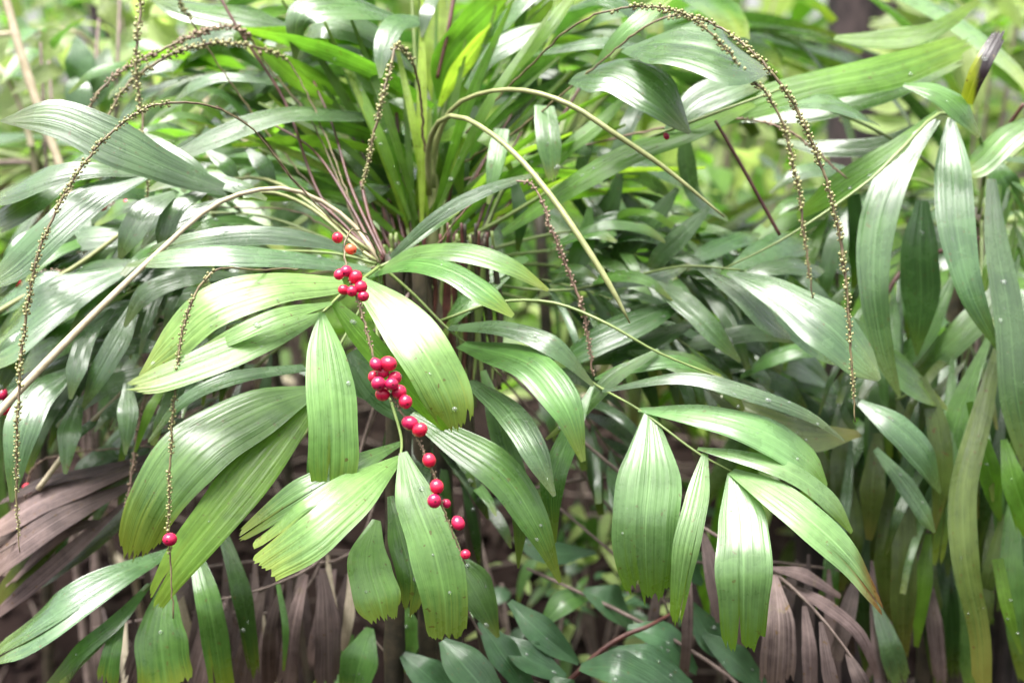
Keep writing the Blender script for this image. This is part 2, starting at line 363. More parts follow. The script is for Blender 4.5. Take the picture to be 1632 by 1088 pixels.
# ================================================================== SETTING
def ground():
    n = 110; xs = np.sinh(np.linspace(-5, 5, n))*2; V = []
    for y in xs:
        for x in xs:
            V.append((x, y+2, H(x, y+2)))
    F = [(i*n+j, i*n+j+1, (i+1)*n+j+1, (i+1)*n+j) for i in range(n-1) for j in range(n-1)]
    m, t, p, out = newmat('forest_soil'); tc = N(t, 'ShaderNodeTexCoord')
    a = N(t, 'ShaderNodeTexNoise', Scale=7.0, Detail=8.0, Roughness=.7); b = N(t, 'ShaderNodeTexVoronoi', Scale=26.0)
    for q in (a, b): t.links.new(tc.outputs['Object'], q.inputs['Vector'])
    c = mixc(t, ramp(t, a.outputs[0], .35, .65), (.005, .003, .003), (.016, .010, .009))  # near-black soil colour stands in for missing canopy shade
    c = mixc(t, mth(t, 'MULTIPLY', ramp(t, b.outputs['Distance'], .1, .5), .5), c, (.028, .018, .016)); t.links.new(c, p.inputs['Base Color'])
    p.inputs['Roughness'].default_value = .95; p.inputs['Specular IOR Level'].default_value = .05
    bp = N(t, 'ShaderNodeBump', Strength=1.0, Distance=.03); t.links.new(a.outputs[0], bp.inputs['Height']); t.links.new(bp.outputs[0], p.inputs['Normal'])
    tag(link('ground', mesh('ground', V, F, m)), kind='structure')
ground()
def leaf_cloud(name, label, cat, mat, n, pos, size, up=.5, kind='stuff', aspect=.4):
    """uncountable mass of small curved leaves as one mesh"""
    V = np.zeros((n, 6, 3)); 
    for i in range(n):
        p = pos(); s = size*random.uniform(.6, 1.4); nrm = norm(RS.normal(size=3)*(1-up)+UP*up*1.5+np.array((0, -.3, 0)))
        d = norm(np.cross(nrm, RS.normal(size=3))); w = np.cross(nrm, d); k = aspect*random.uniform(.8, 1.2)
        V[i] = [p-d*s*.5, p-d*s*.1+w*s*k*.5-nrm*s*.06, p-d*s*.1-w*s*k*.5-nrm*s*.06, p+d*s*.2+w*s*k*.4-nrm*s*.1, p+d*s*.2-w*s*k*.4-nrm*s*.1, p+d*s*.55-nrm*s*.2]
    F = []
    for i in range(n): b = i*6; F += [(b, b+2, b+1), (b+1, b+2, b+4, b+3), (b+3, b+4, b+5)]
    uv = np.tile(np.array([(.5, 0), (0, .4), (1, .4), (.1, .6), (.9, .6), (.5, .9)]), (n, 1))
    return tag(link(name, mesh(name, V.reshape(-1, 3), F, mat, uv)), label, cat, kind=kind)
def gpos(x0, x1, y0, y1, z0, z1):
    def f(): x, y = random.uniform(x0, x1), random.uniform(y0, y1); return np.array((x, y, H(x, y)+random.uniform(z0, z1)))
    return f
leaf_cloud('leaf_litter', 'brown fallen leaves scattered over the forest floor', 'leaf litter', M['litter'], 7000, gpos(-2.2, 2.2, .6, 4.6, .0, .03), .07, .75)
leaf_cloud('pale_litter', 'pale straw coloured fallen leaves lying among the brown litter', 'leaf litter', M['straw'], 110, gpos(-2, 2, 1.8, 5, .03, .05), .09, .8)
def wallpos(y0, y1, z1, spread=.9):
    def f():
        y = random.uniform(y0, y1); x = random.uniform(-1, 1)*y*spread; return np.array((x, y, H(x, y)+random.random()**1.3*z1))
    return f
leaf_cloud('distant_foliage', 'blurred lime green mass of foliage far behind the palms', 'foliage', M['lime'], 6500, wallpos(6.5, 11, 3.0), .26, .35)
leaf_cloud('distant_tall_foliage', 'blurred mid green mass of foliage far behind the palms', 'foliage', M['lit'], 3600, wallpos(7.5, 12, 3.6), .3, .35)
leaf_cloud('ground_cover', 'low blurred green ground cover between the palms and the trees', 'ground cover', M['lit'], 4200, wallpos(3.6, 7, .5), .13, .5)

# ---- trees in the background
def tree(px, d, wpx, label, lean=0, mat='bark', ht=4.5):
    b = below(pw(px, 0, d)); t = thing('tree', b, label, 'tree', None); r = wpx*d/FPX/2
    P = [np.array((lean*z+.02*math.sin(z*3), .015*math.sin(z*2.3+1), z)) for z in np.linspace(0, ht, 30)]
    rad = [r*(1+.5*math.exp(-z*4))*(1-.35*z/ht)*(1+random.uniform(-.04, .04)) for z in np.linspace(0, ht, 30)]
    V, F, UV = tubegeo(P, rad, 16); link('trunk', mesh('trunk', V, F, M[mat], UV), t)
    for q in range(4):
        a = random.uniform(0, 6.28); z = ht*(.72+.07*q); L = random.uniform(.7, 1.2)
        Pb = [np.array((lean*z, 0, z))+np.array((math.cos(a)*L*s, math.sin(a)*L*s, .5*s+.15*s*s)) for s in np.linspace(0, 1, 8)]
        V, F, UV = tubegeo(Pb, [r*.35*(1-.8*s) for s in np.linspace(0, 1, 8)], 7); link('limb', mesh('limb', V, F, M[mat], UV), t)
    cr = leaf_cloud('crown', None, None, M['lime'], 700, lambda: np.array((lean*ht, 0, ht+.3))+RS.normal(size=3)*np.array((.75, .75, .45)), .2, .3)
    cr.parent = t
    return t
tree(1378, 2.75, 138, 'dark purple-brown tree trunk at the top right behind the leaves', .01)
tree(168, 4.6, 36, 'thin dark trunk in the top left gloom behind the broad leaves', -.02)
tree(330, 5.2, 22, 'slim pale trunk behind the upper left fronds', .01, 'twig')

def stump(px, d, wpx, ytop, label):  # stump-shaped dark mass, added to hide bright background at the lower right
    b = below(pw(px, 800, d)); top = pw(px, ytop, d)[2]-b[2]; r = wpx*d/FPX/2; t = thing('added_dark_stump', b, label, 'stump'); V, F, UV = [], [], []; k, n = 28, 16
    for i in range(n+1):
        z = top*i/n
        for j in range(k):
            a = 2*math.pi*j/k; q = 1+.10*math.sin(3*a+1)+.06*math.sin(7*a+z*9)+.05*math.sin(13*a-z*14)+.7*math.exp(-z*7)*(1+.4*math.sin(5*a))
            V.append((r*q*math.cos(a), r*q*math.sin(a), z+(.10*math.sin(5*a+2)+.06*math.sin(11*a)+random.uniform(-.03, .03) if i == n else 0))); UV.append((j/k, i/n))
    F = [(i*k+j, i*k+(j+1) % k, (i+1)*k+(j+1) % k, (i+1)*k+j) for i in range(n) for j in range(k)]
    V.append((0, 0, top*.85)); UV.append((.5, 1)); F += [(n*k+j, n*k+(j+1) % k, len(V)-1) for j in range(k)]
    link('trunk', mesh('trunk', V, F, M['bark'], UV), t)
    for q in range(9):                               # loose bark flakes and side roots
        a = random.uniform(0, 6.28); z = random.uniform(.15, .8)*top
        P = [np.array((math.cos(a)*r*(1.08+.5*s_*s_), math.sin(a)*r*(1.08+.5*s_*s_), z*(1-s_)-.01)) for s_ in np.linspace(0, 1, 8)]
        V, F, UV = tubegeo(P, [.006+.014*s_ for s_ in np.linspace(0, 1, 8)], 6); link('root', mesh('root', V, F, M['bark'], UV), t)
stump(1590, 2.0, 190, 640, 'dark broken stump added to darken the gap behind the lower right strap leaves')
stump(1330, 2.3, 120, 760, 'dark low stump added to darken the gap behind the withered frond at the lower right')
# ---- broad leaved saplings: leaves are separate parts sharing a few meshes
def broad_template(mat, asp=.42, fold=.25, droop=.35):
    ns, nc = 8, 4; V, UV = [], []
    for i in range(ns+1):
        t = i/ns; w = asp*.5*math.sin(math.pi*min(1, t**.8*.98+.015))**.8*(1.05-.35*t)
        for c in range(nc+1):
            x = c/nc*2-1; V.append((x*w, t, abs(x)*w*fold-droop*t*t+.02*math.sin(7*t+x))); UV.append((c/nc, t))
    F = [(i*(nc+1)+c, i*(nc+1)+c+1, (i+1)*(nc+1)+c+1, (i+1)*(nc+1)+c) for i in range(ns) for c in range(nc)]
    return mesh('leaf', V, F, mat, UV)
def strap_template(mat, asp=.11, droop=.4, seed=0):
    rr = random.Random(seed); ns, nc = 9, 4; V, UV = [], []; tw = rr.uniform(-.5, .5)
    for i in range(ns+1):
        t = i/ns; w = asp*.5*(math.sin(math.pi*min(1, .12+.8*t))**.7); a = tw*t
        for c in range(nc+1):
            x = c/nc*2-1; zz = -.15*x*x*w+(.03*w if c % 2 else 0); e = 1-(.05*rr.random() if i == ns else 0)
            V.append((x*w*math.cos(a)+zz*math.sin(a), t*e, zz*math.cos(a)-x*w*math.sin(a)-droop*t*t)); UV.append((c/nc, t))
    F = [(i*(nc+1)+c, i*(nc+1)+c+1, (i+1)*(nc+1)+c+1, (i+1)*(nc+1)+c) for i in range(ns) for c in range(nc)]
    return mesh('leaflet', V, F, mat, UV)
BT = {k: [broad_template(M[k], a, f, dr) for a, f, dr in ((.42, .25, .3), (.5, .15, .5), (.36, .3, .15))] for k in ('lime', 'mid', 'grey', 'broad', 'lit', 'olive')}
ST = {k: [strap_template(M[k], a, dr, s) for s, (a, dr) in enumerate(((.11, .35), (.13, .6), (.09, .15), (.15, .45)))] for k in ('lime', 'mid', 'grey', 'dark', 'lit', 'olive', 'dead', 'straw')}
def orient(o, pos, d, nrm, s, sw=1):
    y = Vector(norm(d)); z = Vector(nrm); z = (z-y*(z@y)); z.normalize(); x = y.cross(z)
    m = Matrix((x, y, z)).transposed().to_4x4()
    o.matrix_basis = Matrix.Translation(Vector(pos)) @ m @ Matrix.Diagonal((s*sw, s, s, 1))
def sapling(px, py, d, rad, nleaf, size, mats, label, cat='shrub', name='sapling', flat=.6, nst=4):
    c = pw(px, py, d); base = below(c); t = thing(name, base, label, cat)
    cz = c[2]-base[2]; stems = []
    for q in range(nst):
        e = np.array((random.uniform(-1, 1)*rad*.7, random.uniform(-1, 1)*rad*.7, cz+rad*random.uniform(-.1, .9)))
        P = [np.array((0, 0, 0))+e*s*np.array((s, s, 1))+np.array((.02*math.sin(5*s+q), .02*math.cos(4*s+q), 0))*s for s in np.linspace(0, 1, 10)]
        V, F, UV = tubegeo(P, [.007*(1.1-.8*s) for s in np.linspace(0, 1, 10)], 6); link('branch', mesh('branch', V, F, M['twig'], UV), t); stems.append(P)
    for i in range(nleaf):
        pos = norm(RS.normal(size=3))*rad*random.random()**.45*np.array((1, 1, flat))+np.array((0, 0, cz))
        out = norm(pos-np.array((0, 0, cz-rad*.6))); d_ = norm(out*np.array((1, 1, .3))+RS.normal(size=3)*.5+np.array((0, 0, -.25)))
        n_ = norm(UP+RS.normal(size=3)*.35+np.array((0, -.35, 0))); k = random.choice(mats)
        o = link('leaf', random.choice(BT[k]), t); orient(o, pos, d_, n_, size*random.uniform(.6, 1.25))
    return t
def bg_palm(px, py, d, label, nfr=7, flen=.6, nl=9, ll=.28, mats=('mid',), elev=(35, 75), az=None, stems=1, dead=0):
    c = pw(px, py, d); base = below(c); t = thing('palm', base, label, 'palm'); h = c[2]-base[2]
    for q in range(stems):
        ox, oy = random.uniform(-.05, .05), random.uniform(-.05, .05)
        P = [np.array((ox*(1-s)*1.5, oy*(1-s)*1.5, h*s)) for s in np.linspace(0, 1, 16)]
        V, F, UV = tubegeo(P, [.009*(1.1 if i % 3 == 0 else 1) for i in range(16)], 8); link('stem', mesh('stem', V, F, M['stem'], UV), t)
    for q in range(nfr+dead):
        a = random.uniform(*az) if az else q*2.4+random.uniform(-.4, .4); isd = q >= nfr
        el = R(random.uniform(*elev)) if not isd else R(random.uniform(-30, 10)); L = flen*random.uniform(.75, 1.2)
        P = []; p = np.array((0, 0, h)); 
        for s in range(13):
            P.append(p.copy()); e = el-R(95)*(s/12)**1.4*random.uniform(.9, 1.1); p = p+np.array((math.cos(a)*math.cos(e), math.sin(a)*math.cos(e), math.sin(e)))*L/12
        V, F, UV = tubegeo(P, [.0045*(1.15-s/13) for s in range(13)], 5)
        fr = link('dead_frond' if isd else 'frond', mesh('frond', V, F, M['twig' if isd else 'pet'], UV), t); k = 'dead' if isd else random.choice(mats)
        for j in range(nl):
            for sd_ in (-1, 1):
                s = 4+8*(j+.5)/nl; i = int(s); pos = P[i]+(P[min(i+1, 12)]-P[i])*(s-i); T = norm(P[min(i+1, 12)]-P[i-1])
                lat = norm(np.cross(T, UP))*sd_; fw = .35+.65*(j/nl)
                d_ = norm(T*fw+lat*(1.1-.5*j/nl)+UP*random.uniform(-.25, .3)); n_ = norm(UP+lat*-.2+RS.normal(size=3)*.2)
                o = link('leaflet', random.choice(ST[k]), fr); orient(o, pos, d_, n_, ll*random.uniform(.7, 1.15), random.uniform(.8, 1.5))
    return t
tl = sapling(120, 95, 1.95, .10, 8, .07, ('lime', 'grey', 'grey', 'mid'), 'sapling with broad pointed lime and grey-green leaves at the top left')
for sp in [('120,56 88,66 50,108', '8 44 5', .0, {'m': 'lime', 'd': 1.95}), ('122,60 128,105 118,152', '8 50 4', .0, {'m': 'grey', 'd': 1.94}), ('172,78 156,130 130,182', '8 50 4', .0, {'m': 'grey', 'd': 1.97}),
           ('178,92 176,140 160,190', '8 40 4', .0, {'m': 'mid', 'd': 2.0}), ('215,50 190,80 150,100', '8 46 5', .0, {'m': 'lime', 'd': 2.02}), ('240,30 262,60 300,75', '8 50 5', .0, {'m': 'lime', 'd': 2.03}),
           ('165,0 175,20 190,45', '12 40 5', .0, {'m': 'lime', 'd': 2.0}), ('60,130 20,120 -20,110', '8 40 20', .0, {'m': 'grey', 'd': 2.0, 'a': .3}), ('240,20 280,0 320,-10', '8 50 20', .0, {'m': 'lime', 'd': 2.03})]:
    sp[3].update(pleat=.005, jag=0, arch=-.12); leaflet(tl, np.array(tl.location), sp, 2, 'lime', 'leaf')
sapling(250, 40, 3.0, .30, 60, .12, ('lime', 'lime', 'mid'), 'blurred lime leaved bush above the left flower spikes', nst=5)
sapling(290, 235, 2.9, .22, 46, .10, ('lime', 'lit'), 'blurred bright lime bush seen between the upper left fronds')
sapling(1150, 190, 3.6, .50, 120, .15, ('lime', 'lime', 'lit'), 'large blurred lime bush in the upper right centre behind the arching spikes')
tr = sapling(1560, 40, 2.6, .14, 34, .12, ('lime', 'lime', 'lit'), 'bright lime bush in the top right corner beside the dark trunk')
for sp in [('1510,55 1450,35 1385,42', '8 44 5', .0, {}), ('1500,75 1440,85 1375,75', '8 40 5', .0, {}), ('1505,20 1460,5 1420,-5', '8 40 8', .0, {}), ('1500,100 1450,120 1400,125', '8 34 5', .0, {}), ('1480,150 1420,165 1360,160', '8 34 5', .0, {}), ('1470,190 1400,200 1340,190', '8 30 5', .0, {})]:
    sp[3].update(pleat=.005, jag=0, arch=-.12, d=2.35); leaflet(tr, np.array(tr.location), sp, 2.35, 'lime', 'leaf')
sapling(1190, 350, 2.9, .30, 60, .11, ('lime', 'lit', 'grey'), 'blurred pale green bush behind the two long beaded spikes')
sapling(860, 60, 4.2, .5, 90, .16, ('lime', 'lit'), 'blurred yellow-green bush behind the upright central leaves')
sapling(470, 300, 3.4, .4, 80, .12, ('lime', 'mid', 'grey'), 'blurred green bush behind the fan of left fronds')
sapling(900, 960, 1.9, .14, 46, .05, ('mid', 'broad', 'lime'), 'small leaved seedling in the dark bottom centre above the oval leaves')
sapling(1040, 900, 2.1, .14, 36, .05, ('mid', 'broad', 'lime'), 'small leaved seedling between the two broad hanging right leaflets')
V, F, UV = [], [], []
for q in range(240):
    x, y = random.uniform(-1.3, 1.3), random.uniform(1.5, 3.4); a = random.uniform(0, 6.28); l = random.uniform(.1, .35); z = H(x, y)+random.uniform(.0, .12)
    tubegeo([np.array((x+math.cos(a)*l*s_, y+math.sin(a)*l*s_, max(z+(random.uniform(-.1, .12))*l*s_, H(x+math.cos(a)*l*s_, y+math.sin(a)*l*s_)))) for s_ in (0, .35, .7, 1)], [.0035, .003, .0025, .0015], 5, V, F, UV)
tag(link('fallen_twigs', mesh('fallen_twigs', V, F, M['twig'], UV)), 'tangle of thin brown fallen twigs on the forest floor', 'twigs', kind='stuff')
sapling(960, 820, 2.4, .25, 40, .075, ('mid', 'lime', 'broad'), 'low seedling bush on the floor behind the hanging centre leaves')
sapling(1000, 600, 3.0, .32, 70, .10, ('lime', 'lit', 'mid'), 'blurred yellowish bush low behind the right hand frond')
sapling(1400, 780, 2.5, .30, 60, .11, ('olive', 'lime', 'mid'), 'blurred olive bush in the gaps of the lower right leaves')
sapling(60, 640, 2.6, .22, 30, .09, ('lime', 'mid'), 'low lime seedling glimpsed at the left edge under the silvery fronds')
bg_palm(60, 260, 2.3, 'blurred grey-green palm at the left edge behind the tan canes', 6, .5, 7, .22, ('grey', 'mid'), (-15, 20), dead=2)
bg_palm(860, 330, 2.1, 'dark green palm standing in shade behind the central crown', 6, .6, 7, .32, ('dark', 'mid', 'lit'), (60, 88))
bg_palm(1180, 450, 2.4, 'soft blurred palm behind the silvery right fronds', 6, .55, 7, .28, ('grey', 'mid', 'lit'), (25, 60))
bg_palm(1580, 360, 2.1, 'blurred palm behind the broad drooping leaves at the right edge', 6, .55, 7, .32, ('mid', 'lit', 'olive'), (-5, 28), dead=1)
bg_palm(420, 400, 2.4, 'blurred palm behind the upper left arching leaves', 6, .6, 7, .30, ('grey', 'mid', 'lit'), (10, 50))

# ================================================================== THE PALMS (traced)
def make_palm(px, py, d, label, stems, group=None):
    c = pw(px, py, d); b = below(c); t = thing('walking_stick_palm', b, label, 'palm', group)
    for (x, y, dd, rx, ry, r) in stems:
        top = pw(x, y, dd); bot = below(b, rx, ry); mid = (top+bot)/2+np.array((rx*.2, .01, 0))
        palm_stem(t, [(*top, r*.8), (*(top*.75+bot*.25), r), (*mid, r), (*bot, r*1.25)])
    return t
# ---------------- palm A: front centre with the berries
A = make_palm(650, 425, 1.36, 'front palm in the centre carrying the hanging string of red berries',
    [(628, 405, 1.35, -.02, 0, .010), (668, 400, 1.38, .02, .02, .009), (700, 395, 1.42, .05, .03, .0085), (735, 400, 1.45, .09, .04, .008)])
# F1: pale yellow-green frond lying over the middle
frond(A, [(604, 425, 1.30, 6), (575, 447, 1.26, 6), (545, 468, 1.22, 5), (515, 497, 1.19, 4)], [
    ('548,452 440,456 335,488 268,548 222,600', '22 54 68 50 6', -.03, {'a': .5, 'd': 1.235}),
    ('528,483 440,504 360,540 308,562', '6 27 25 4', -.03, {'d': 1.19, 'roll': (0, 0)}),
    ('514,500 430,534 335,573 250,604 190,619', '8 44 50 40 14', -.06, {'a': .62, 'jag': .12}),
    ('513,498 520,560 530,650 532,740 524,812', '8 62 80 78 50', -.03, {'a': .72, 'roll': (-.25, -.1), 'd': 1.185}),
    ('532,482 572,530 622,588 672,643 716,690', '12 38 36 28 10', .01, {'m': 'lit', 'd': 1.23, 'roll': (.5, .4)}),
    ('572,446 628,496 683,570 718,640 730,698', '20 70 88 76 46', -.05, {'a': .55, 'roll': (.05, .15), 'd': 1.225}),
    ], 'pale', label='pale yellow-green frond lying across the middle')
# F2: lower front frond
frond(A, [(608, 430, 1.30, 6), (600, 520, 1.29, 5), (618, 620, 1.26, 5), (640, 700, 1.19, 5), (637, 735, 1.165, 4)], [
    ('640,705 560,742 470,790 376,858', '8 34 48 14', -.02, {'m': 'mid', 'd': 1.19}),
    ('638,728 570,778 495,838 405,902', '10 68 92 70', -.05, {'a': .6, 'd': 1.175, 'jag': .13}),
    ('642,720 660,790 690,870 708,950 712,1025', '14 62 80 78 56', -.03, {'a': .7, 'd': 1.165, 'jag': .08}),
    ('600,828 588,890 604,955 618,1008', '14 66 74 40', -.03, {'a': .68, 'd': 1.19}),
    ('622,790 640,860 656,925 648,985', '10 44 46 26', -.02, {'a': .6, 'd': 1.205, 'm': 'mid'}),
    ('655,660 720,698 800,752 855,835 893,928', '14 46 66 46 5', -.02, {'a': .5, 'd': 1.25, 'm': 'mid'}),
    ], 'pale', label='pale frond hanging lowest at the front centre')
# F3: mid green frond under F1
frond(A, [(606, 430, 1.31, 6), (570, 500, 1.30, 5), (530, 570, 1.285, 5), (495, 630, 1.27, 5), (470, 680, 1.26, 4)], [
    ('500,622 420,650 310,715 238,812 205,908', '20 72 104 84 44', -.05, {'a': .6, 'jag': .14}),
    ('496,642 430,715 352,812 285,895 238,972', '26 72 74 56 30', -.07, {'a': .5, 'm': 'lit', 'roll': (-.3, -.1)}),
    ('560,560 600,610 655,650 700,690', '20 60 60 20', .01, {'m': 'dark', 'd': 1.30}),
    ('485,585 370,602 290,640 236,704', '12 22 18 4', -.02, {'m': 'grey', 'd': 1.31}),
    ('500,640 520,720 515,800 500,860', '20 60 60 20', .0, {'m': 'mid', 'd': 1.28}),
    ('478,590 560,605 640,640 690,660', '10 40 40 15', .03, {'m': 'dark', 'd': 1.33}),
    ], 'mid')
# F4: arching leaves right of the crown
frond(A, [(606, 425, 1.31, 6), (640, 410, 1.31, 5), (690, 405, 1.31, 3)], [
    ('604,430 655,405 735,400 815,425 874,462', '8 24 30 28 6', -.06, {'a': .55}),
    ('588,437 655,418 720,432 778,468 818,503', '8 24 36 36 8', -.10, {'a': .5}),
    ('622,410 690,350 770,305 858,276', '8 20 20 6', .02, {'m': 'grey'}),
    ('640,402 690,362 730,335', '6 13 8', .04, {'m': 'mid'}),
    ], 'mid')
frond(A, [(615, 430, 1.33, 6), (660, 470, 1.33, 5), (715, 525, 1.32, 4), (760, 560, 1.31, 3), (800, 600, 1.31, 3)], [
    ('715,522 800,522 880,550 946,614', '8 25 33 6', -.06, {'m': 'grey'}),
    ('735,548 840,575 900,645 930,735', '14 58 56 8', -.10, {'a': .5, 'd': 1.30}),
    ('750,606 808,650 852,715 884,790', '14 42 46 6', -.08, {'m': 'grey', 'd': 1.28, 'a': .42}),
    ('770,620 830,680 880,730 905,690', '10 24 18 4', .0, {'m': 'dark'}),
    ('770,590 800,690 828,800 826,905', '10 40 34 3', -.02, {'m': 'mid', 'd': 1.33}),
    ('945,614 905,700 880,770 884,865', '6 34 40 5', -.02, {'m': 'mid', 'd': 1.29}),
    ], 'mid')
# F5: long thin rachis reaching right to the pale hanging leaves
frond(A, [(700, 512, 1.34, 5), (790, 482, 1.33, 5), (880, 482, 1.31, 5), (960, 512, 1.29, 5), (1050, 562, 1.28, 4), (1150, 602, 1.28, 3), (1250, 640, 1.28, 2)], [
    ('960,622 1090,602 1200,628 1290,662 1346,702', '5 19 26 16 3', -.02, {'d': 1.27}),
    ('948,604 1000,586 1080,576 1150,600', '5 20 22 6', .02, {'m': 'mid', 'd': 1.33}),
    ('1050,558 980,600 920,660 870,700', '8 24 22 4', .0, {'m': 'mid', 'd': 1.32}),
    ], 'grey')
frond(A, [(880, 560, 1.36, 4), (945, 610, 1.31, 4), (1022, 655, 1.26, 4), (1110, 720, 1.23, 4), (1168, 752, 1.22, 3)], [
    ('1036,655 1036,750 1028,850 1034,975', '16 96 108 62', -.02, {'a': .68, 'roll': (-.15, 0), 'jag': .14}),
    ('1018,652 1120,660 1220,688 1290,735 1318,775', '6 38 52 46 8', -.02, {'a': .45}),
    ('1112,714 1180,726 1260,752 1325,800 1358,848', '5 22 30 30 6', -.02, {'a': .45}),
    ('1166,750 1230,782 1300,835 1360,895 1412,972', '12 46 58 40 15', -.03, {'a': .5, 'm': 'burnt_edge'}),
    ('1124,722 1112,790 1092,880 1076,1000', '10 38 42 16', -.01, {'a': .6}),
    ('1166,752 1182,820 1185,920 1184,1052', '14 76 90 58', -.03, {'a': .72, 'roll': (.1, 0), 'jag': .10}),
    ], 'green_pale', label='frond with broad pale hanging leaflets at the right')
# F6: silvery frond at mid right
frond(A, [(690, 430, 1.42, 5), (800, 455, 1.44, 5), (900, 462, 1.44, 4), (1000, 442, 1.43, 4), (1090, 424, 1.40, 4), (1180, 430, 1.38, 3)], [
    ('1110,424 1172,460 1222,508 1260,538', '5 28 34 6', -.04, {'a': .4}),
    ('1160,434 1235,462 1322,520 1372,572 1402,605', '8 48 78 58 8', -.06, {'a': .42, 'd': 1.36}),
    ('1150,440 1230,490 1300,540 1340,580', '6 34 40 6', -.01, {'a': .4, 'd': 1.40}),
    ('1030,444 1092,482 1140,530 1180,576', '8 36 32 5', -.04, {'a': .42}),
    ('1085,480 1030,505 950,540 868,590', '10 42 44 8', .0, {'m': 'dark', 'd': 1.41}),
    ('1100,515 1050,535 980,560 930,580', '10 34 30 6', .0, {'m': 'dark', 'd': 1.42}),
    ('900,462 980,450 1060,438 1100,420', '6 20 20 6', .05, {}),
    ('1090,420 1130,400 1180,378 1210,372', '8 26 28 6', .08, {'d': 1.5}),
    ('1160,432 1210,405 1260,385 1300,380', '8 40 48 14', .1, {'d': 1.5}),
    ('1180,440 1230,425 1280,420 1310,428', '8 26 30 6', .05, {'d': 1.47}),
    ('1000,560 1080,575 1150,610 1190,660', '8 34 32 5', .0, {'m': 'mid', 'd': 1.40}),
    ('1130,620 1200,665 1280,690 1370,690', '8 50 54 10', .0, {'m': 'olive', 'd': 1.42}),
    ('1040,560 1120,545 1200,530 1270,545', '6 24 26 5', .0, {'m': 'dark', 'd': 1.48}),
    ('1180,600 1230,570 1290,555 1340,560', '6 24 24 5', .0, {'m': 'mid', 'd': 1.48}),
    ], 'grey')
# left silvery fan
frond(A, [(600, 415, 1.33, 6), (570, 395, 1.34, 6), (500, 335, 1.36, 6), (440, 308, 1.36, 6), (385, 308, 1.35, 5), (300, 298, 1.34, 4), (230, 280, 1.34, 3)], [
    ('388,312 285,274 185,228 85,186 0,193', '8 46 74 60 4', -.04, {'a': .56, 'd': 1.33}),
    ('360,306 300,262 240,228 190,205', '6 26 30 5', .03, {'a': .54, 'd': 1.36}),
    ('236,280 150,312 85,365 20,425 -30,460', '8 46 52 46 10', -.05, {'a': .5}),
    ('230,278 140,270 60,285 -20,320', '6 26 34 20', .02, {'a': .54, 'm': 'grey'}),
    ('120,284 50,320 -30,370', '8 40 30', .0, {'a': .56, 'm': 'grey', 'd': 1.36}),
    ('282,304 232,335 205,375 190,412', '8 38 38 6', -.03, {'a': .5}),
    ('330,302 280,330 262,370 255,400', '8 30 30 5', -.02, {'a': .56}),
    ('270,290 330,285 390,300 425,318', '6 22 22 5', -.01, {'a': .54, 'd': 1.34}),
    ('360,316 300,340 250,362 225,395', '6 26 30 5', -.01, {'a': .56, 'd': 1.37}),
    ], 'grey', 'ped')
frond(A, [(600, 420, 1.33, 6), (540, 405, 1.35, 5), (470, 400, 1.37, 4), (380, 402, 1.39, 4), (280, 430, 1.40, 4), (200, 470, 1.40, 3), (120, 520, 1.40, 2)], [
    ('578,402 470,378 380,374 295,386 232,404', '8 26 32 30 16', -.03, {'a': .56}),
    ('592,430 480,413 360,406 275,408 204,422', '8 26 34 30 5', -.06, {'a': .54, 'd': 1.31}),
    ('200,428 112,462 50,500 -20,555', '14 60 72 66', -.01, {'a': .5}),
    ('400,440 310,440 230,468 198,520', '6 24 30 6', -.04, {'a': .54}),
    ('180,492 142,528 121,588 112,636', '8 28 31 5', -.06, {'a': .55}),
    ('222,470 190,538 155,600 132,650', '10 36 32 5', -.04, {'a': .5}),
    ('128,632 110,690 104,755', '12 36 6', -.05, {'a': .6}),
    ('112,590 62,625 32,690 18,800', '14 50 54 6', -.05, {'a': .5, 'd': 1.36}),
    ('204,610 204,660 200,724', '14 34 4', -.03, {'a': .6, 'd': 1.36}),
    ('340,430 250,430 150,430 60,470', '6 30 34 10', .05, {'a': .54, 'm': 'dark'}),
    ('250,480 180,500 90,545 0,590', '8 40 46 30', .04, {'a': .54}),
    ('300,560 220,550 120,565 30,600', '8 26 34 12', .05, {'a': .54}),
    ('330,540 250,590 170,615 90,680', '8 26 30 6', .0, {'a': .56}),
    ('150,460 80,445 20,470 -30,500', '8 30 34 20', .02, {'a': .54, 'd': 1.44}),
    ('270,350 200,372 120,380 20,400', '8 34 36 16', .05, {'a': .54, 'd': 1.46}),
    ('120,375 60,380 20,420 -10,470', '8 40 44 10', -.02, {'a': .5, 'd': 1.33}),
    ('60,520 20,560 -20,640', '10 46 20', .0, {'a': .5, 'd': 1.37}),
    ('260,620 240,650 215,720', '8 16 4', -.01, {'m': 'lit', 'd': 1.37}),
    ], 'grey')
